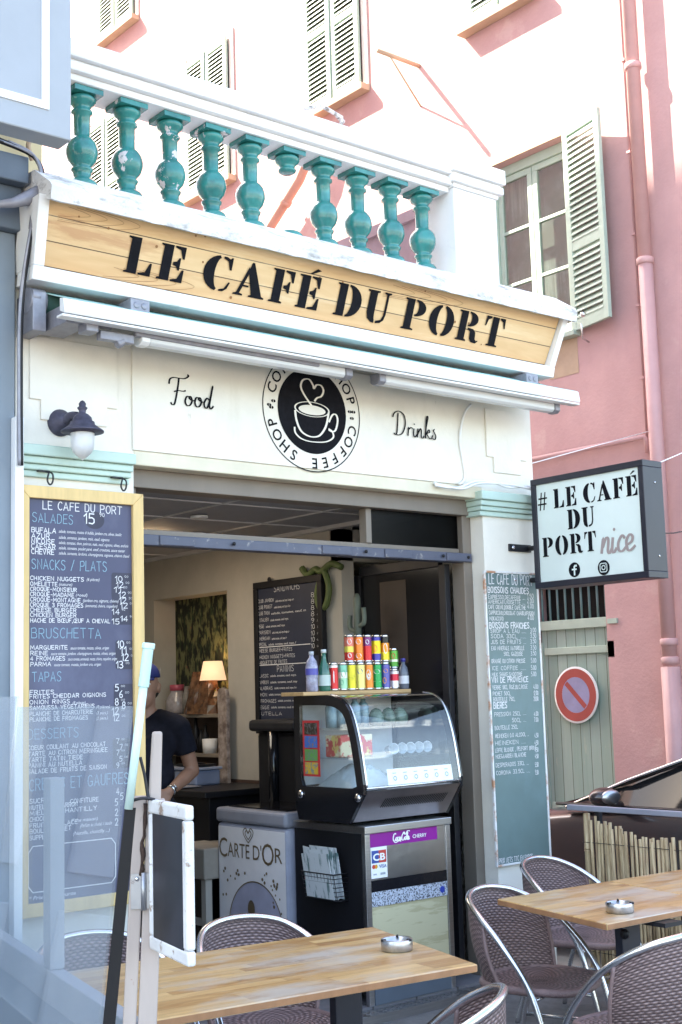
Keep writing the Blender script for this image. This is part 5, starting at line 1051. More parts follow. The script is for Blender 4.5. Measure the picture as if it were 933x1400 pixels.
# the case
cs = thing('display_case', 'black refrigerated display case with a curved glass front on the counter', 'display case', (4.78, .2, .9))
KX0, KX1 = 4.435, 5.15
glassp = [(p.x, p.y) for p in spline([(-.055, 1.095, 0), (-.035, 1.22, 0), (-.005, 1.36, 0), (.045, 1.49, 0), (.12, 1.555, 0), (.22, 1.572, 0)], 5)]
outer = [(.52, .91), (.07, .91), (-.06, 1.075)]+glassp+[(.52, 1.572)]
inn = [(.47, 1.09), (.0, 1.09)]+[(y+.055*(1 if z < 1.5 else 1.0), z-(.0 if z < 1.45 else .05*(z-1.45)/.12)) for y, z in glassp[1:]]+[(.47, 1.522)]
def ringprism(m, X, d, out, inn):
    k = 48
    def samp(poly):
        P = [Vector((a_, b_)) for a_, b_ in poly]; c = Vector((.22, 1.27)); res = []
        for i in range(k):
            an = 2*pi*i/k; dv = Vector((cos(an), sin(an))); best = None
            for j in range(len(P)):
                p, q_ = P[j], P[(j+1) % len(P)]; e_ = q_-p; den = dv.x*e_.y-dv.y*e_.x
                if abs(den) < 1e-9: continue
                w__ = p-c; t_ = (w__.x*e_.y-w__.y*e_.x)/den; u_ = (w__.x*dv.y-w__.y*dv.x)/den
                if t_ > 0 and -1e-6 <= u_ <= 1+1e-6 and (best is None or t_ < best): best = t_
            res.append(c+dv*best)
        return res
    A, B = samp(out), samp(inn); vs = []
    for i in range(k): vs += [(X, A[i].x, A[i].y), (X, B[i].x, B[i].y), (X+d, A[i].x, A[i].y), (X+d, B[i].x, B[i].y)]
    fs = []
    for i in range(k):
        a_, b_ = 4*i, 4*((i+1) % k); fs += [(a_, a_+1, b_+1, b_), (a_+2, b_+2, b_+3, a_+3), (a_, b_, b_+2, a_+2), (a_+1, a_+3, b_+3, b_+1)]
    m.add(vs, fs)
for X in (KX0, KX1-.022): m = MB(); ringprism(m, X, .022, outer, inn); m.build('side_frame', M_blackg, cs)
m = MB(); m.prism([(KX0+.009, y, z) for y, z in inn], (.004, 0, 0)); m.build('side_pane', M_cool, cs)
m = MB(); m.prism([(KX1-.013, y, z) for y, z in inn], (.004, 0, 0)); m.build('side_pane', M_cool, cs)
m = MB(); nG = len(glassp)-1
m.add([(x, y, z) for x in (KX0+.023, KX1-.023) for y, z in glassp], [(i, i+1, nG+2+i, nG+1+i) for i in range(nG)], True); m.build('curved_pane', M_cool, cs, fix=False)
m = MB()
for x in (KX0+.018, KX1-.026): m.tube([(x+.004, y-.001, z+.001) for y, z in glassp], .006, 6)
m.tube([(KX0+.02, -.056, 1.092), (KX1-.02, -.056, 1.092)], .007, 6); m.build('chrome_edge', M_alu, cs)
m = MB(); m.box(KX0+.023, KX1-.023, .22, .52, 1.555, 1.572); m.box(KX0+.023, KX1-.023, .50, .52, .92, 1.554); m.build('top_panel', M_blackg, cs)
m = MB(); m.box(KX0+.03, KX1-.03, .485, .499, 1.09, 1.55); m.build('back_lining', mat('whitened_lining', (.85, .87, .9), .3), cs)  # lining whitened in place of a light inside the case
m = MB(); m.slab([(KX0+.024, .065, .915), (KX1-.024, .065, .915), (KX1-.024, -.058, 1.078), (KX0+.024, -.058, 1.078)], (0, .01, .005)); gp = m.build('front_grille', mat('smoky_steel', (.50, .46, .46), .3, 1, noise=.12, scale=4), cs)
gV = Vector((0, -.123, .163)).normalized()
a = Art((KX0+.024, .065, .915), (1, 0, 0), gV, lift=.002)
for k in range(34): u = .14+k*.0135; a.poly([(u, .085), (u+.005, .085), (u+.016, .145), (u+.011, .145)])
a.build('vent_slot', M_void, gp, fix=False)
m = MB(); m.box(KX0+.03, KX1-.03, .02, .485, 1.06, 1.08); m.build('deck', M_whiteg, cs)
m = MB()
for z, yf in ((1.235, .10), (1.39, .16)): m.box(KX0+.03, KX1-.03, yf, .48, z, z+.008); m.box(KX0+.03, KX1-.03, yf-.012, yf-.001, z-.004, z+.03)
m.build('shelf', M_cool, cs)
m = MB()
for y, z in ((-.01, 1.045), (.47, 1.045)): m.lathe([(.022, 0), (.022, .008), (.012, .014)], (KX0, y, z), 18, (-1, 0, 0))
m.build('knob', M_alu, cs)
sp0, sp1 = pX(414, 985, KX0), pX(439, 1062, KX0)
a = Art((KX0, sp0.y, sp1.z), (0, -1, 0), (0, 0, 1), lift=.002); wS, hS = sp0.y-sp1.y, sp0.z-sp1.z; a.rect(0, 0, wS, hS); a.build('poster', mat('poster_red', S(206, 60, 64), .35), cs, fix=False)
for k, c in enumerate((S(206, 170, 60), S(96, 160, 80), S(60, 110, 190), S(60, 50, 40))):
    a = Art((KX0, sp0.y, sp1.z), (0, -1, 0), (0, 0, 1), lift=.004); a.rect(wS*.12, hS*(.04+.235*k), wS*.88, hS*(.25+.235*k)); a.build('poster_print', mat('poster_print', c, .35, scale=70, col2=tuple(x*.25+.15 for x in c[::-1]), lo=.4, hi=.5), cs, fix=False)
a = Art((4.62, -.052, 1.098), (1, 0, 0), Vector((0, .02, .125)).normalized(), lift=-.012); a.rect(.0, 0, .47, .085)
o = a.build('price_sheet', M_white, cs, fix=False)
a = Art((4.62, -.052, 1.098), (1, 0, 0), Vector((0, .02, .125)).normalized(), lift=-.009); random.seed(9)
for k in range(6): a.ring(.05+.075*k, .035, .008, .013, 12); a.rect(.035+.075*k, .06, .062+.075*k, .064)
a.build('price_print', M_slate2, cs, fix=False)
# goods inside the case
M_cup = mat('clear_cup', S(206, 212, 218), .08, noise=.1, scale=40)
for k in range(5):
    x = 4.80+k*.062; m = MB(); m.lathe([(.020, -.07), (.029, .0), (.031, .004), (.027, 0), (.018, -.055)], (x, .115, 1.275), 20, (-.25, -.95, .1)); tag(m.build('dessert_cup', M_cup), 'clear dessert cup in the row of five on the middle shelf', 'cup', 'dessert cups in the display case')
for k in range(4):
    x = 4.52+k*.085; m = MB(); z = 1.399; m.lathe([(.03, 0), (.032, .05), (.032, .11), (.014, .135), (.014, .15)], (x, .30+.03*(k % 2), z), 14); m.mi = 1; m.lathe([(.016, .15), (.016, .162)], (x, .30+.03*(k % 2), z), 12); m.mi = 0
    tag(m.build('water_bottle', [mat('water_pet', S(150, 180, 190), .1, noise=.2, scale=20), M_whiteg]), 'small clear water bottle on the top shelf of the case', 'bottle', 'water bottles on the top shelf of the case')
for k in range(3):
    x = 4.86+k*.09; m = MB(); m.lathe([(.036, 0), (.045, .02), (.045, .05), (.025, .085), (.005, .095)], (x, .32, 1.399), 16); tag(m.build('salad_tub', mat('salad_tub', S(126, 152, 138), .15, noise=.25, scale=22)), 'domed green salad tub at the right of the top shelf', 'tub', 'salad tubs in the case')
M_snack = mat('snack_red', S(220, 84, 84), .35, scale=14, col2=S(238, 226, 190), lo=.45, hi=.5); stains(M_snack, S(232, 206, 120), .58, .62, 8)
m = MB(); m.box(4.475, 4.70, .17, .30, 1.2441, 1.36); tag(m.build('snack_box', M_snack, bevel=.006), 'red and cream snack carton on the middle shelf of the case', 'carton')
m = MB(); rr = random.Random(3)
m.grid(lambda u, v: (4.47+.34*u, .06+.34*v, 1.082+.11*(sin(pi*u)**.6)*(sin(pi*v)**.6)+rr.uniform(0, .022)*sin(pi*u)*sin(pi*v)), 16, 14, smooth=False); tag(m.build('plastic_bag', mat('frosty_bag', S(200, 212, 216), .25, noise=.08, scale=9)), 'crumpled white plastic bag lying on the floor of the case', 'bag')
m = MB(); m.box(4.88, 5.08, .14, .36, 1.081, 1.13); tag(m.build('food_tray', mat('pale_tray', S(190, 198, 210), .3), bevel=.01), 'pale shallow food tray at the right of the case floor', 'tray')
# plank with cans
PYF = .30; q0, q1 = pY(415, 946, PYF), pY(562, 938, PYF)
pkx0, pkx1 = q0.x, min(q1.x, KX1+.03)
m = MB(); m.box(pkx0, pkx1, PYF, .50, 1.573, 1.594); tag(m.build('serving_plank', mat('plank_wood', S(206, 168, 118), .5, noise=.12, scale=5, stretch=(1, 12, 12)), bevel=.003), 'thin wooden plank on top of the display case carrying the drinks', 'plank')
YC = .36; ZB = 1.5945
def can_x(px): return pY(px, 940, YC).x
def bands(name, cols):
    return [mat(name, c, .25, .35, noise=.04) for c in cols]
CANH, CANR = .154, .0275
def can(px, label, cols, zoff=0, h=CANH, r=CANR, marks=None):
    x = can_x(px)+((px*7.3) % 1-.5)*.004; z = ZB+zoff; n = len(cols)
    t = thing('drink_can', label, 'can', (x, YC, z), 'drink cans stacked on the plank')
    m = MB(); ms = []
    for k, (c, f0_, f1_) in enumerate(cols):
        ms.append(mat('can_print', c, .25, .3, noise=.05)); m.mi = k; za_, zb_2 = .012+(h-.026)*f0_, .012+(h-.026)*f1_
        m.lathe([(r, za_), (r, zb_2)], (x, YC, z), 24, cap=False)
    m.build('can_body', ms, t)
    m = MB(); m.lathe([(r*.78, 0), (r*.86, .002), (r, .0118)], (x, YC, z), 24); m.lathe([(r, h-.0142), (r*.84, h-.004), (r*.86, h), (r*.8, h), (r*.78, h-.004)], (x, YC, z), 24); m.build('can_lid', M_alu, t)
    if marks:
        m = MB(); dirc = atan2(CAM.y-YC, CAM.x-x)
        for (c, a0, z0, rz, ra_) in marks:
            pts = [(x+(r+.0006)*cos(dirc+a0+ra_*cos(q)), YC+(r+.0006)*sin(dirc+a0+ra_*cos(q)), z+h*z0+rz*sin(q)) for q in [2*pi*i/16 for i in range(16)]]; m.add(pts, [list(range(16))])
        m.build('can_mark', mat('can_mark', marks[0][0], .3), t, fix=False)
Wt = (.8, .8, .8)
can(456.5, 'plain red can beside the green glass bottle', [(S(206, 44, 52), 0, .9), (S(230, 220, 220), .9, 1)], marks=[(Wt, .1, .5, .035, .12)])
can(469, 'white can with mint green swirls, right of the plain red can', [(S(150, 206, 176), 0, .45), (S(222, 230, 224), .45, .7), (S(120, 190, 170), .7, 1)], marks=[(S(70, 150, 120), .2, .6, .02, .5), (S(70, 150, 120), -.2, .3, .015, .4)])
can(481, 'lower lime yellow can under the red and yellow one', [(S(216, 206, 60), 0, 1)], marks=[(S(150, 150, 40), .1, .5, .008, .7), (S(150, 150, 40), -.1, .42, .008, .6)])
can(493, 'lower pale yellow can with a dark blue mark', [(S(230, 226, 140), 0, 1)], marks=[(S(50, 70, 150), .0, .68, .016, .55)])
can(504.5, 'lower orange can with red and white fruit marks', [(S(232, 142, 60), 0, 1)], marks=[(Wt, .0, .55, .03, .5), (S(210, 60, 60), .0, .5, .016, .3)])
can(516, 'lower bright green can with white lettering', [(S(20, 160, 90), 0, 1)], marks=[(Wt, .0, .66, .013, .75), (Wt, 0, .3, .002, .8)])
can(527.5, 'lower purple-blue can with an orange fruit mark', [(S(90, 92, 170), 0, 1)], marks=[(S(236, 150, 60), -.2, .33, .018, .4), (Wt, .1, .68, .012, .5)])
can(540, 'short white can with a red top half below the green beer can', [(S(228, 224, 226), 0, .4), (S(206, 40, 70), .4, .82), (S(228, 224, 226), .82, 1)], h=.116)
can(540, 'green beer can with a red star, on top of the short white can', [(S(70, 150, 60), 0, .3), (S(216, 224, 206), .3, .45), (S(90, 170, 70), .45, 1)], .1165, .116, marks=[(S(200, 40, 40), 0, .62, .016, .4)])
can(479, 'upper red can with a yellow-green diagonal band', [(S(206, 60, 56), 0, .35), (S(216, 206, 90), .35, .6), (S(214, 120, 104), .6, 1)], CANH+.0005, marks=[(Wt, .1, .75, .016, .5), (Wt, .1, .25, .014, .4)])
can(492, 'upper orange can with a blue and white mark', [(S(236, 130, 50), 0, 1)], CANH+.0005, marks=[(S(225, 225, 230), .0, .24, .014, .6), (S(60, 80, 160), .0, .75, .015, .55)])
can(504, 'upper red can with a purple and white top', [(S(206, 40, 50), 0, .62), (S(120, 50, 120), .62, 1)], CANH+.0005, marks=[(Wt, .1, .74, .014, .4)])
can(516, 'upper yellow can with a blue foot and blue top', [(S(60, 60, 160), 0, .28), (S(240, 214, 40), .28, .85), (S(60, 60, 160), .85, 1)], CANH+.0005, marks=[(S(236, 120, 60), -.1, .5, .018, .4)])
can(528, 'upper yellow and orange can with a black top', [(S(240, 214, 60), 0, .35), (S(240, 150, 40), .35, .75), (S(40, 40, 40), .75, 1)], CANH+.0005, marks=[(Wt, .2, .5, .03, .45)])
M_pet = mat('pet_clear', S(180, 180, 206), .08, noise=.25, scale=26); M_green = mat('bottle_green', S(50, 112, 92), .08, noise=.15, coat=.5)
def bottle(px, label, prof, mb_, lab, capc, zl, y=YC):
    x = can_x(px); t = thing('drink_bottle', label, 'bottle', (x, y, ZB))
    hmax = prof[-1][1]
    m = MB(); m.lathe(prof, (x, y, ZB), 24); m.build('bottle_body', mb_, t)
    r_ = max(p_[0] for p_ in prof)+.0008; m = MB(); m.lathe([(r_, zl[0]), (r_, zl[1])], (x, y, ZB), 24, cap=False); m.build('bottle_label', mat('bottle_label', lab, .4), t)
    m = MB(); rc = prof[-1][0]+.002; m.lathe([(rc, hmax+.0005), (rc, hmax+.018), (rc*.9, hmax+.02)], (x, y, ZB), 16); m.build('cap', mat('cap', capc, .4), t)
bottle(427, 'clear water bottle with a blue label, first on the plank', [(.030, 0), (.033, .005), (.033, .06), (.031, .07), (.034, .08), (.034, .135), (.028, .165), (.013, .185), (.012, .197)], M_pet, S(90, 90, 180), S(200, 206, 216), (.09, .125))
bottle(444, 'green glass water bottle with a white label', [(.032, 0), (.034, .005), (.034, .095), (.027, .135), (.016, .165), (.013, .185), (.013, .208)], M_green, S(196, 212, 206), S(220, 226, 226), (.03, .088))
bottle(552.5, 'small clear bottle with a blue cap, last on the plank', [(.028, 0), (.030, .004), (.030, .09), (.024, .12), (.012, .14), (.012, .155)], mat('clear_dark', S(110, 116, 130), .08, noise=.2, scale=20), S(214, 218, 226), S(60, 60, 150), (.03, .075))
# ------------------------------------------------------------------ the man behind the counter
M_skin = mat('skin', (.40, .215, .145), .5, noise=.08, scale=9); M_shirt = mat('navy_tshirt', (.018, .019, .032), .9, noise=.3, scale=5, bump=.8, bscale=9, spec=.2); M_hair = mat('dark_hair', (.035, .026, .02), .8, noise=.3, scale=60)
M_jean = mat('dark_jeans', (.02, .024, .04), .85); M_cap = mat('blue_cap', S(30, 42, 106), .75, noise=.06)
def remesh(mb, name, m_, parent, vox, smooth=3, loc=None):
    me = bpy.data.meshes.new('tmp'); me.from_pydata([tuple(p) for p in mb.v], [], mb.f); me.update()
    bm = bmesh.new(); bm.from_mesh(me); bmesh.ops.recalc_face_normals(bm, faces=bm.faces); bm.to_mesh(me); bm.free()
    o = bpy.data.objects.new('tmp', me); COL.objects.link(o)
    d = o.modifiers.new('r', 'REMESH'); d.mode = 'VOXEL'; d.voxel_size = vox
    d = o.modifiers.new('s', 'SMOOTH'); d.factor = .5; d.iterations = smooth
    bpy.context.view_layer.update(); dg = bpy.context.evaluated_depsgraph_get()
    me2 = bpy.data.meshes.new_from_object(o.evaluated_get(dg)); bpy.data.objects.remove(o)
    me2.name = name; me2.materials.clear(); me2.materials.append(m_)
    me2.polygons.foreach_set('use_smooth', [True]*len(me2.polygons))
    r_ = bpy.data.objects.new(name, me2); COL.objects.link(r_); r_.parent = parent
    return r_
pr = thing('person', 'man in a navy t-shirt and blue cap standing behind the counter, hand lowered', 'person', (0, 0, 0))
# local frame: facing -Y, his left is +X, feet at z=0
b = MB(); T = b.tube
def limb(pts, rs, n=14): b.tube(pts, rs, n); b.ball(pts[0], rs[0]); b.ball(pts[-1], rs[-1])
HZ = 1.655
b.ball((0, 0, HZ+.02), (.075, .095, .105), 24, 16); b.ball((0, -.03, HZ-.06), (.058, .07, .065), 20, 14); b.ball((0, -.055, HZ-.10), (.036, .032, .026))
b.tube([(0, -.092, HZ+.025), (0, -.108, HZ-.012), (0, -.114, HZ-.026)], [.009, .013, .014], 8); b.ball((.014, -.098, HZ-.03), .009); b.ball((-.014, -.098, HZ-.03), .009)
b.tube([(-.045, -.082, HZ+.034), (0, -.094, HZ+.036), (.045, -.082, HZ+.034)], .010, 8)
b.tube([(-.022, -.090, HZ-.063), (0, -.096, HZ-.061), (.022, -.090, HZ-.063)], .008, 8); b.tube([(-.02, -.088, HZ-.076), (0, -.094, HZ-.078), (.02, -.088, HZ-.076)], .008, 8)
for s in (1, -1): b.ball((s*.079, .012, HZ-.012), (.010, .02, .034)); b.ball((s*.078, .02, HZ-.002), (.014, .022, .022))
b.tube([(0, .02, 1.42), (0, .012, 1.52), (0, .0, HZ-.04)], [.066, .056, .058], 18)
b.ball((0, .01, 1.33), (.165, .105, .14), 24, 14); b.ball((0, .01, 1.14), (.145, .10, .17), 24, 14); b.ball((0, .01, .98), (.150, .105, .12), 24, 14); b.tube([(0, .01, 1.30), (0, .01, 1.0)], [.135, .13], 20)
b.tube([(-.17, .015, 1.42), (-.08, .015, 1.46), (0, .02, 1.475), (.08, .015, 1.46), (.17, .015, 1.42)], [.055, .055, .06, .055, .055], 14)
armL = [Vector((.195, .015, 1.405)), Vector((.265, .06, 1.15)), Vector((.15, -.13, 1.045))]; armR = [Vector((-.195, .015, 1.405)), Vector((-.25, .03, 1.13)), Vector((-.23, -.12, .92))]
for A_ in (armL, armR):
    e1 = A_[0].lerp(A_[1], .5); limb([A_[0], e1, A_[1]], [.056, .049, .041]); f1_ = A_[1].lerp(A_[2], .35); limb([A_[1], f1_, A_[2]], [.041, .042, .027])
def hand(W_, dirv, thumb_side, spread, drop):
    d = dirv.normalized(); side = thumb_side.normalized(); nrm = d.cross(side).normalized()
    pc = W_+d*.05
    for k in range(4):
        o_ = side*(.030-.020*k); base = W_+d*.085+o_; ln = (.074, .082, .076, .06)[k]
        T([W_+o_*.5, W_+d*.045+o_*.9, base], [.016, .015, .0115], 10); b.ball(base, .0118)
        p1_ = base+d*ln*.45+drop*.010; p2_ = p1_+d*ln*.3+drop*.018; p3_ = p2_+d*ln*.2+drop*.018
        T([base, p1_, p2_, p3_], [.0105, .0098, .009, .0075], 10); b.ball(p3_, .0076); b.ball(p1_, .0102)
    t0 = W_+d*.02+side*.02; t1 = W_+d*.05+side*.052; t2 = W_+d*.082+side*.062; T([t0, t1, t2, t2+d*.022-side*.004], [.017, .0135, .0115, .009], 10); b.ball(t2+d*.022-side*.004, .009)
hand(armL[2], Vector((-.45, -.45, -.55)), Vector((-.62, -.2, .7)), 1, Vector((0, .3, -1))); hand(armR[2], Vector((.1, -.3, -.9)), Vector((.3, -.9, .2)), 1, Vector((.6, .3, 0)))
for s in (1, -1):
    limb([(s*.085, .01, .93), (s*.095, 0, .72), (s*.10, .0, .49)], [.088, .078, .055]); limb([(s*.10, .0, .49), (s*.102, .012, .33), (s*.105, .02, .08)], [.054, .054, .036]); b.tube([(s*.105, .04, .04), (s*.115, -.08, .035), (s*.12, -.15, .028)], [.038, .04, .026], 12); b.ball((s*.105, .04, .04), .038)
body = remesh(b, 'body', M_skin, pr, .0072, 2)
b = MB()
b.ball((0, .01, 1.33), (.183, .120, .148), 24, 14); b.ball((0, .008, 1.14), (.168, .118, .18), 24, 14); b.tube([(0, .01, 1.36), (0, .006, 1.15), (0, .01, .92)], [.148, .15, .158], 24); b.tube([(-.19, .015, 1.418), (-.08, .015, 1.455), (0, .02, 1.455), (.08, .015, 1.455), (.19, .015, 1.418)], [.066, .066, .062, .066, .066], 16)
for A_ in (armL, armR): b.tube([A_[0], A_[0].lerp(A_[1], .3), A_[0].lerp(A_[1], .58)], [.069, .067, .068], 16); b.ball(A_[0], .07)
remesh(b, 'tshirt', M_shirt, pr, .011, 4)
b = MB()
b.tube([(0, .01, 1.0), (0, .012, .9)], [.150, .145], 20)
for s in (1, -1): limb([(s*.08, .01, .93), (s*.095, 0, .72), (s*.10, 0, .49)], [.105, .092, .07]); limb([(s*.10, 0, .49), (s*.102, .012, .33), (s*.105, .02, .11)], [.07, .068, .062])
remesh(b, 'trousers', M_jean, pr, .013, 3)
m = MB(); m.ball((0, .004, HZ+.05), (.084, .106, .092), 28, 16); n_ = len(m.v)
m2 = MB(); keep = []
for f in m.f:
    if all(m.v[i].z > HZ+.035 for i in f): keep.append(f)
m2.add(m.v, keep, True); m2.add([(.075*sin(a_)*(1+0*r_), -.085*cos(a_)*1.0-r_*.075*cos(a_), HZ+.052-r_*.018) for r_ in (0, 1) for a_ in [(-1.0+2.0*i/12) for i in range(13)]], [(i, i+1, 14+i, 13+i) for i in range(12)], True)
cp = m2.build('cap', M_cap, pr, solid=.005)
a = Art((.082, -.03, HZ+.075), (0, 1, 0), (0, 0, 1), lift=.008); a.line([(.0, .0), (.0, .03), (.014, .012), (.028, .03), (.028, 0)], .006); a.build('cap_mark', M_white, cp, fix=False)
b = MB(); b.ball((0, .045, HZ-.02), (.078, .066, .07), 20, 12)
hr = remesh(b, 'hair', M_hair, pr, .009, 2)
for s in (1, -1):
    m = MB(); m.ball((s*.031, -.082, HZ+.012), (.012, .010, .008), 14, 8); e = m.build('eye', M_white, pr); m = MB(); m.ball((s*.031, -.090, HZ+.012), (.005, .003, .005), 10, 6); m.build('iris', M_iron, e)
wv = (armL[2]-armL[1]).normalized(); m = MB(); p = armL[2]-wv*.02; m.lathe([(.033, -.009), (.0345, 0), (.033, .009)], p, 20, wv); m.lathe([(.018, .03), (.018, .038)], p, 18, Vector((.75, .1, .6))); m.build('wristwatch', M_alu, pr)
pr.rotation_euler = (0, 0, radians(-40)); pr.scale = (1.0, 1.0, 1.0)
PP = Vector((5.3+1.52-5.3, 0, 0)); d_ = ray(200, 1000); tt = (1.52-CAM.y)/d_.y; pr.location = (CAM.x+d_.x*tt, 1.52, 0)
bc = thing('bar_counter', 'dark bar counter in front of the man, mostly hidden by the board', 'counter', (3.6, 1.1, 0))
m = MB(); m.box(2.9, 4.02, 1.0, 1.26, 0, .93); m.box(2.86, 4.06, .98, 1.30, .931, .96); m.build('counter_top', M_black, bc, bevel=.006)
# ------------------------------------------------------------------ tables
GZ = -.06
def ashtray(label, p):
    t = thing('ashtray', label, 'ashtray', p); m = MB()
    m.lathe([(.052, 0), (.056, .004), (.056, .036), (.0535, .040), (.050, .036), (.046, .014), (.0, .012)], p, 32, cap=False); m.add([Vector(p)+Vector((.052*cos(2*pi*k/32), .052*sin(2*pi*k/32), 0)) for k in range(32)], [list(range(32))[::-1]])
    m.build('bowl', M_steel, t)
    m = MB()
    for k in range(3): an = 2*pi*k/3+.8; m.tube([Vector(p)+Vector((.043*cos(an), .043*sin(an), .0385)), Vector(p)+Vector((.060*cos(an), .060*sin(an), .0385))], .0045, 8)
    m.build('notch', M_iron, t)
def table(label, cx_, cy_, ang, L_x, W_y, legs, ztop=.69, skew=0.):
    t = thing('terrace_table', label, 'table', (0, 0, 0), 'wooden terrace tables')
    def sk(x, y): return (x+skew*y, y)
    m = MB(); q = [sk(*p_) for p_ in ((-L_x/2, -W_y/2), (L_x/2, -W_y/2), (L_x/2, W_y/2), (-L_x/2, W_y/2))]
    z0 = ztop-GZ
    m.prism([(x, y, z0-.026) for x, y in q], (0, 0, .026)); m.build('table_top', M_tab, t, bevel=.004)
    m = MB(); e = .0012
    for i in range(4):
        a_, b_ = Vector((*q[i], 0)), Vector((*q[(i+1) % 4], 0)); n_ = Vector(((b_-a_).y, -(b_-a_).x, 0)).normalized(); dd_ = (b_-a_).normalized()
        a2, b2 = a_+dd_*.004, b_-dd_*.004; m.slab([a2+Vector((0, 0, z0-.023)), b2+Vector((0, 0, z0-.023)), b2+Vector((0, 0, z0-.004)), a2+Vector((0, 0, z0-.004))], n_*e)
    m.build('table_edge', M_tabe, t)
    for lx, ly in legs:
        m = MB(); m.box(lx-.055, lx+.055, ly-.02, ly+.02, .02, z0-.045); m.build('leg', mat('leg_paint', S(44, 46, 58), .45, .2, noise=.1), t, bevel=.004)
        m = MB(); m.box(lx-.05, lx+.05, ly-.24, ly+.24, z0-.044, z0-.0275); m.build('top_bar', M_iron, t)
        m = MB(); m.box(lx-.03, lx+.03, ly-.27, ly+.27, 0, .0195); m.build('foot', M_iron, t, bevel=.004)
    m = MB()
    for lx, ly in legs: m.lathe([(.02, 0), (.02, .012)], (lx-.056, ly-.04, z0-.09), 12, (-1, 0, 0))
    m.build('clamp', M_iron, t)
    t.location = (cx_, cy_, GZ); t.rotation_euler = (0, 0, ang)
    return t
def corner_table(label, c_fr, c_br, L_x, legs, ang, skew):
    """right-front and right-back corners"""
    W_ = (c_br-c_fr).length; mid = (c_br+c_fr)/2; ux = Vector((cos(ang), sin(ang), 0))
    vx = c_br-c_fr; uy = Vector((-sin(ang), cos(ang), 0)); Wy = vx.dot(uy); sk_ = vx.dot(ux)/Wy
    c = mid-ux*L_x/2; return table(label, c.x, c.y, ang, L_x, Wy, legs, skew=sk_)
LF, LB = pZ(653, 1318, .69), pZ(510, 1267, .69)
corner_table('worn oak-strip table with an ashtray, in front of the opening', LF, LB, 1.25, [(.30, .0), (-.38, 0)], radians(-7), 0)
RA, RB = pZ(680, 1229, .69), pZ(830, 1263, .69)
ang = radians(-3)
def left_table(label, c_fl, c_bl, L_x, legs, ang):
    vx = c_bl-c_fl; ux = Vector((cos(ang), sin(ang), 0)); uy = Vector((-sin(ang), cos(ang), 0)); Wy = vx.dot(uy); c = (c_fl+c_bl)/2+ux*L_x/2
    return table(label, c.x, c.y, ang, L_x, Wy, legs, skew=vx.dot(ux)/Wy), ux
t1, ux = left_table('polished oak-strip table with an ashtray, near the right pier', RB, RA, .70, [(-.09, -.18)], ang)
left_table('second polished table butted against the right-hand one, at the photo edge', RB+ux*.705, RA+ux*.705, .70, [(0.0, -.05)], ang)
p = pZ(543, 1299, .6905); ashtray('round steel ashtray on the worn table before the opening', p)
p = pZ(848, 1247, .6905); ashtray('round steel ashtray on the polished table near the bamboo screen', p)
# ------------------------------------------------------------------ chairs
def make_chair():
    t = thing('wicker_chair', '', 'chair', (0, 0, 0), 'aluminium and wicker terrace chairs')
    half = [(.265, .235, 0), (.282, .20, .20), (.285, .13, .42), (.275, .0, .585), (.245, -.12, .68), (.185, -.215, .735), (.10, -.262, .758), (0, -.275, .765)]
    full = half+[(-x, y, z) for x, y, z in half[-2::-1]]
    P = spline(full, 7); m = MB(); m.tube(P, .0135, 10); m.build('arm_hoop', M_alu, t)
    for s in (1, -1): m = MB(); m.tube(spline([(s*.17, -.02, .395), (s*.19, -.12, .37), (s*.215, -.2, .22), (s*.235, -.26, 0)], 6), .0115, 8); m.build('leg', M_alu, t)
    for s in (1, -1): m = MB(); m.tube([(s*.282, .19, .19), (s*.22, -.205, .19)], .009, 8); m.build('stretcher', M_alu, t)
    m = MB(); m.tube(spline([(.28, .16, .19), (.15, .10, .20), (-.15, .10, .20), (-.28, .16, .19)], 6), .009, 8); m.build('stretcher', M_alu, t)
    for s in (1, -1): m = MB(); m.tube([(s*.283, .15, .385), (s*.2, .14, .385)], .009, 8); m.build('stretcher', M_alu, t)
    def se(u, r_):
        an = 2*pi*u; c, s_ = cos(an), sin(an); k = 1/((abs(c)**2.6+abs(s_)**2.6)**(1/2.6)); return (c*k*.232*r_, s_*k*.225*r_+.01)
    # seat: weave in straight rows, dished
    def sf_(u, v):
        an = 2*pi*u; x, y = se(u, max(v, .02)); return (x, y, .412-.014*(1-v**2)-.012*max(0, y-.15)/.08)
    m = MB(); m.grid(sf_, 64, 8, 60, 16); m.build('seat', M_weave, t, fix=False)
    m = MB(); ringp = [Vector((*se(k/64, 1.0), .402-.012*max(0, se(k/64, 1)[1]-.15)/.08)) for k in range(65)]; m.tube(ringp, .0175, 10, cap=False); m.build('seat_rim', M_rim, t)
    m = MB(); m.add([Vector((*se(k/32, .97), .386)) for k in range(32)], [list(range(32))]); m.build('seat_underside', M_rim, t)
    # back: from the hoop down to the rear of the seat
    top = [p_ for p_ in P if p_.z > .66]; nt_ = len(top)-1
    def bk(u, v):
        f = u*nt_; i = min(int(f), nt_-1); p_ = top[i].lerp(top[i+1], f-i)
        an = radians(-90)+ (u-.5)*radians(-150); q = Vector((.228*sin((u-.5)*radians(-165))*1.0, .01-.222*cos((u-.5)*radians(150)), .40))
        r_ = p_.lerp(q, v); k = sin(pi*v)*.022; n_ = Vector((r_.x, r_.y, 0)).normalized() if r_.length else Vector((0, -1, 0)); return r_+n_*k-Vector((0, 0, .006*(1-v)))
    m = MB(); m.grid(bk, 48, 14, 44, 30); m.build('backrest', M_weave, t, fix=False, solid=.006)
    for u in (0, 1): m = MB(); m.tube([bk(u, k/10) for k in range(11)], .009, 8); m.build('backrest_edge', M_rim, t)
    return t
ch0 = make_chair()
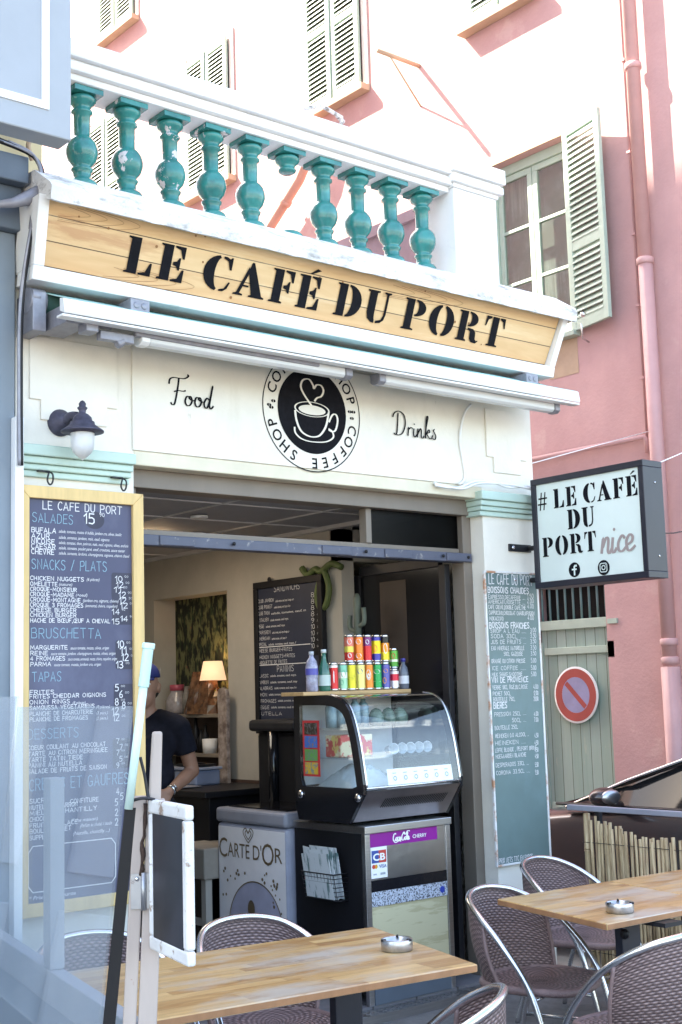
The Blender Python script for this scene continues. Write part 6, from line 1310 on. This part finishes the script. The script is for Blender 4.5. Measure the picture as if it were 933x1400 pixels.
def put_chair(label, seat, face, first=[True]):
    o = ch0 if first[0] else copy_tree(ch0); first[0] = False
    o['label'] = label; o.location = (seat.x, seat.y, GZ); f = Vector(face).normalized(); o.rotation_euler = (0, 0, atan2(-f.x, f.y)); o.scale = (1, 1, 1)
    return o
put_chair('wicker chair behind the worn table, its arched back showing above it', pZ(338, 1255, .70)+Vector((-.07, -.26, 0)), (-.1, -1, 0))
put_chair('wicker chair seen through the glass screen at the left', pZ(118, 1278, .70)+Vector((-.04, -.27, 0)), (-.1, -1, 0))
put_chair('wicker chair beside the right pier, nearest the black door edge', pZ(736, 1338, .345), (.2, -.98, 0))
put_chair('wicker chair below the drinks slate, tucked behind the polished table', pZ(797, 1279, .345), (.2, -.98, 0))
put_chair('wicker chair at the lower right corner with its back towards us', pZ(950, 1279, .70)+Vector((.05, .275, 0)), (.1, .99, 0))
put_chair('wicker chair at the bottom edge, only its hooped back in view', pZ(688, 1360, .70)+Vector((-.62, .78, 0))*.275, (-.62, .78, 0))
# ------------------------------------------------------------------ bamboo windbreak
bf = thing('bamboo_screen', 'bamboo cane screen on a grey rail between the terrace and the car', 'screen', (5.92, -1, GZ))
m = MB(); m.box(5.90, 5.935, -2.6, -.13, .875, .905); m.build('top_rail', mat('grey_rail', S(150, 150, 162), .45), bf, bevel=.004)
each('post', M_iron, bf, [(5.96, 5.99, y-.015, y+.015, GZ, .874) for y in (-.30, -1.35, -2.5)])
m = MB(); random.seed(21); y = -.245; k = 0
while y > -2.6:
    r_ = random.uniform(.007, .0115); top_ = .86 if k == 0 else max(.70, .845-.10*min(1, (-.245-y)/.38)+.03*min(1, max(0, -y-.75)/.3)+random.uniform(-.018, .018)); x = 5.93+random.uniform(-.006, .006)
    if k == 0: r_ = .02
    lx, ly = random.uniform(-.012, .012), random.uniform(-.012, .012); zn = [GZ+.0]+sorted(random.uniform(.05, top_-.05) for _ in range(3))+[top_]
    pts, rs = [], []
    for i, z in enumerate(zn):
        f = (z-GZ)/1.; c = (x+lx*f, y+ly*f, z)
        if 0 < i < 4: pts += [(c[0], c[1], z-.006), c, (c[0], c[1], z+.006)]; rs += [r_, r_*1.14, r_]
        else: pts.append(c); rs.append(r_)
    m.tube(pts, rs, 7); y -= r_*2+random.uniform(0, .005); k += 1
m.build('cane_panel', M_cane, bf)
m = MB()
for z in (.10, .45, .70): m.tube([(5.917, -.22, z), (5.917, -2.6, z)], .002, 4)
m.build('binding_wire', M_iron, bf)
# ------------------------------------------------------------------ the parked car behind it
M_car = mat('brown_car_paint', (.040, .028, .028), .3, .4, noise=.1, scale=200, coat=.8)
M_cg = mat('dark_car_glass', (.01, .010, .011), .06, noise=.05, spec=.12)
cr = thing('parked_car', 'dark brown metallic car parked in the lane behind the bamboo screen', 'car', (7.35, -.6, -.1))
# side stations along Y (front at +Y): (y, hood/top z, half width, sill z)
ST = [(1.72, .52, .55, .30), (1.66, .66, .70, .22), (1.45, .76, .80, .2), (1.0, .86, .86, .2), (.45, .93, .88, .2), (.0, .97, .89, .2), (-.8, .98, .90, .2), (-1.8, .98, .89, .2), (-2.3, .96, .86, .22), (-2.6, .84, .78, .28)]
m = MB(); NX = 14; vs = []
for y, zt_, hw, zs_ in ST:
    for k in range(NX+1):
        t_ = k/NX
        sec = [(-.96, zs_), (-1.0, zs_+.12), (-1.0, zs_+.30), (-.985, zt_-.16), (-.955, zt_-.06), (-.90, zt_-.012), (-.6, zt_+.012), (0, zt_+.03)]
        sec = sec+[(-a_, z_) for a_, z_ in sec[-2::-1]]
        a_, z_ = sec[k]; vs.append((7.35+a_*hw, y, z_))
fs = [(i*(NX+1)+k, i*(NX+1)+k+1, (i+1)*(NX+1)+k+1, (i+1)*(NX+1)+k) for i in range(len(ST)-1) for k in range(NX)]+[list(range(NX+1)), [(len(ST)-1)*(NX+1)+k for k in range(NX+1)][::-1]]
m.add(vs, fs, True); m.build('body', M_car, cr, sub=2)
RP = [(.62, .94, .74), (.15, 1.14, .70), (-.42, 1.36, .60), (-1.0, 1.44, .58), (-1.6, 1.40, .58), (-2.15, 1.20, .62), (-2.45, .97, .70)]
m = MB(); vs = []
for y, z, hw in RP:
    for a_ in (-1, -.9, -.5, 0, .5, .9, 1): vs.append((7.35+a_*hw, y, z+(.03*(1-a_*a_)) - (.035 if abs(a_) == 1 else 0)))
m.add(vs, [(i*7+k, i*7+k+1, (i+1)*7+k+1, (i+1)*7+k) for i in range(len(RP)-1) for k in range(6)], True); m.build('roof', M_car, cr, solid=.03, sub=1)
for s in (-1, 1):
    m = MB(); up_ = [(y, z-.045, hw*.995) for y, z, hw in RP]; lo = [(y, .955, .84) for y, z, hw in RP]
    vs = [(7.35+s*hw, y, max(z, .96)) for y, z, hw in up_]+[(7.35+s*hw, y, z) for y, z, hw in lo]; n_ = len(RP)
    m.add(vs, [(i, i+1, n_+i+1, n_+i) for i in range(n_-1)], True); m.build('side_window', M_cg, cr, fix=False)
    m = MB(); m.tube([(7.35+s*(hw+.012), y, z-.018) for y, z, hw in RP[:-1]], .014, 8); m.build('window_trim', M_alu, cr)
    m = MB(); m.tube([(7.35+s*.845, .62, .955), (7.35+s*.85, -2.4, .965)], .012, 8); m.build('window_sill_trim', M_black, cr)
    m = MB(); m.ball((7.35+s*.985, .12, 1.035), (.105, .075, .065), 20, 12); m.tube([(7.35+s*.85, .10, .965), (7.35+s*.95, .12, 1.0)], [.03, .035], 10); mi = m.build('wing_mirror', M_car, cr)
    m = MB(); m.ball((7.35+s*.985, .062, 1.037), (.085, .025, .05), 16, 10); m.build('mirror_glass', M_steel, mi)
    for y in (1.05, -1.75): 
        m = MB(); m.lathe([(.20, -.09), (.305, -.10), (.32, -.06), (.32, .06), (.305, .10), (.20, .09)], (7.35+s*.80, y, .225), 32, (s, 0, 0)); w_ = m.build('wheel', M_black, cr); m = MB(); m.lathe([(.02, .085), (.19, .075), (.21, .098)], (7.35+s*.80, y, .225), 32, (s, 0, 0)); m.build('rim', M_alu, w_)
    m = MB(); m.box(7.35+s*.895-.012, 7.35+s*.895+.012, -.85, -.65, .80, .83); m.build('door_handle', M_car, cr, bevel=.008)
    m = MB(); m.ball((7.35+s*.55, 1.60, .62), (.16, .09, .06), 18, 10); m.build('headlight', M_frost, cr)
cr.scale = (1, 1, .89); cr.location.y -= .14
# ------------------------------------------------------------------ glazed windbreak at the left, in the foreground
P0 = pY(190, 1250, -2.4); P0.z = 0; SD = Vector((.21, .978, 0)).normalized(); SN = Vector((SD.y, -SD.x, 0)); HN = Vector((.51, .86, 0))
def pN(x, y, off=0.):
    d = ray(x, y); q = P0+SD*off; return CAM+d*((q-CAM).dot(HN)/d.dot(HN))
ws = thing('glass_windbreak', 'tall leaning glass windbreak on a grey frame, left foreground', 'windbreak', (1.75, -2.4, GZ))
def bar(m, s0, s1, z0, z1, th, off=0.):
    q = P0+SN*off; m.slab([q+SD*s0+Vector((0, 0, z0)), q+SD*s1+Vector((0, 0, z0)), q+SD*s1+Vector((0, 0, z1)), q+SD*s0+Vector((0, 0, z1))], SN*th)
m = MB(); bar(m, .05, 2.4, GZ, .70, .03); m.build('lower_panel', M_slate2, ws, bevel=.003)
m = MB(); bar(m, .05, 2.4, .701, .80, .045, -.008); bar(m, .80, .88, .801, 1.36, .045, -.008); bar(m, 1.75, 1.83, .801, 1.36, .045, -.008); m.build('frame', M_slate, ws, bevel=.004)
pb, pt = pN(141, 1398), pN(184, 973); slope = (pt-pb)/(pt.z-pb.z); foot_ = pb-slope*(pb.z-GZ)
m = MB(); b0 = foot_+SN*.03; zq = .0
def edge(z): return foot_+slope*(z-GZ)
pa = edge(.70); pc_ = edge(1.575)
m.slab([pa+SD*.01, pa+SD*1.19, pc_+SD*1.19, pc_+SD*.01], SN*-.008); m.build('pane', M_screen, ws)
m = MB(); m.slab([pa+SD*1.195, pa+SD*2.4, pc_+SD*2.4+Vector((0, 0, .035)), pc_+SD*1.195+Vector((0, 0, .035))], SN*-.008); m.build('pane', M_screen, ws)
m = MB(); rt_ = Vector((cos(radians(31)), -sin(radians(31)), 0))
e0, e1 = edge(GZ), edge(1.325); m.slab([e0, e0+rt_*.034, e1+rt_*.028, e1], HN*.03); m.build('black_gasket', M_black, ws)
pl_ = thing('awning_pole', 'pale mint plastic pole with a socket top leaning at the screen edge', 'pole', edge(1.32))
m = MB(); a0, a1 = pN(176, 1105)-HN*.03, pN(197, 934)-HN*.03; m.tube([a0, a1], .0105, 18); m.build('tube', mat('mint_plastic', S(206, 232, 226), .35, noise=.03), pl_)
m = MB(); dv = (a1-a0).normalized(); m.tube([a1-dv*.01, a1+dv*.085, a1+dv*.086, a1+dv*.10], [.0135, .0135, .016, .016], 20); m.build('socket', mat('mint_socket', S(200, 232, 226), .35, noise=.03), pl_, bevel=.002)
M_post = stains(stains(mat('cream_post', S(184, 170, 162), .6, noise=.05, scale=4, stretch=(3, 3, .6)), S(60, 46, 42), .64, .70, 9, (1.5, 1.5, .5), .9), S(150, 90, 66), .68, .72, 14)
gp_ = thing('gate_post', 'pair of cream wooden posts joined by a rusty hinge in the left foreground', 'post', (1.76, -2.4, GZ))
def postbar(x0b, x0t, wpx, off=0., yt=1090, depth=.05):
    b_, t_ = pN(x0b, 1400), pN(x0t, yt); sl_ = (t_-b_)/(t_.z-b_.z); f_ = b_-sl_*(b_.z-GZ); m = MB(); w_ = wpx/1795*3.4; m.slab([f_, f_+rt_*w_, t_+rt_*w_, t_], HN*depth); return m, t_, w_
m, tA, wA = postbar(168, 183, 17); m.build('post_leaf', M_post, gp_, bevel=.004)
m, tB, wB = postbar(189, 201, 24, yt=1094); m.build('post_leaf', M_post, gp_, bevel=.004)
m = MB(); c_ = pN(199, 1218); m.slab([c_-rt_*.035+Vector((0, 0, -.042)), c_+rt_*.035+Vector((0, 0, -.042)), c_+rt_*.035+Vector((0, 0, .042)), c_-rt_*.035+Vector((0, 0, .042))], -HN*.004); m.tube([c_-rt_*.004-HN*.006+Vector((0, 0, -.045)), c_-rt_*.004-HN*.006+Vector((0, 0, .045))], .007, 10); hg = m.build('hinge', stains(mat('hinge_steel', (.40, .41, .44), .4, .8), (.12, .06, .04), .58, .64, 30), gp_)
m = MB()
for du, dz in ((.022, .03), (.026, .0), (.02, -.03), (-.02, .03)): m.lathe([(.006, 0), (.004, .003)], c_+rt_*du-HN*.004+Vector((0, 0, dz)), 10, -HN)
m.build('screw', M_alu, hg)
m = MB(); random.seed(5)
q_ = [pN(198.5-.055*k*9, 1098+k*9) for k in range(12)]
m.tube([p_-HN*.004+rt_*random.uniform(-.003, .003) for p_ in q_], [random.uniform(.003, .0075) for _ in q_], 7); m.build('rust_seam', mat('rust', (.07, .04, .03), .9, noise=.3, scale=60, bump=.6, bscale=80), gp_)
m = MB(); b_, t_ = pN(207, 1096), pN(218, 1000); m.slab([b_-rt_*.008, b_+rt_*.024, t_+rt_*.008, t_-rt_*.018], HN*.02); m.build('stake', M_post, gp_, bevel=.006)
m = MB(); m.tube(spline([pN(192, 1035), pN(198, 1060), pN(202, 1085), pN(206, 1096)-HN*.01, pN(214, 1104)-HN*.01, pN(222, 1112)], 5), .004, 6); tag(m.build('tie_cord', M_iron), 'dark cord hanging down to the top of the cream posts', 'cord')
m = MB(); m.tube(spline([pN(180, 1094)-HN*.02, pN(196, 1090)-HN*.03, pN(212, 1092)-HN*.03], 5), .004, 6); tag(m.build('tie_cord', M_iron), 'short cord wound across the top of the cream posts', 'cord')
bd = thing('small_board', 'small blackboard in a peeling white frame hinged to the cream posts', 'blackboard', (1.7, -2.6, 1.1))
Q0 = P0+rt_*.035; zt_, zb2 = 1.345, .985
def bq(s, z): return Q0-SD*s+Vector((0, 0, z))
_d = ray(262, 1215); _t = (Q0-CAM).dot(SN)/_d.dot(SN); Wb = (Q0-(CAM+_d*_t)).dot(SD)
m = MB(); m.slab([bq(.03, zb2+.03), bq(Wb-.03, zb2+.03), bq(Wb-.03, zt_-.03), bq(.03, zt_-.03)], SN*-.01); m.build('slate', mat('smudged_black', (.03, .03, .04), .4, scale=4, col2=(.012, .012, .014)), bd)
m = MB()
for s0, s1, z0, z1 in ((0, Wb, zt_-.034, zt_), (0, Wb, zb2, zb2+.034), (0, .02, zb2+.0345, zt_-.0345), (Wb-.03, Wb, zb2+.0345, zt_-.0345)): m.slab([bq(s0, z0)-SN*.012, bq(s1, z0)-SN*.012, bq(s1, z1)-SN*.012, bq(s0, z1)-SN*.012], SN*.022)
m.build('frame', stains(mat('peeling_white', (.8, .8, .8), .55, bump=.2, bscale=40), S(150, 130, 116), .58, .64, 16), bd, bevel=.006)
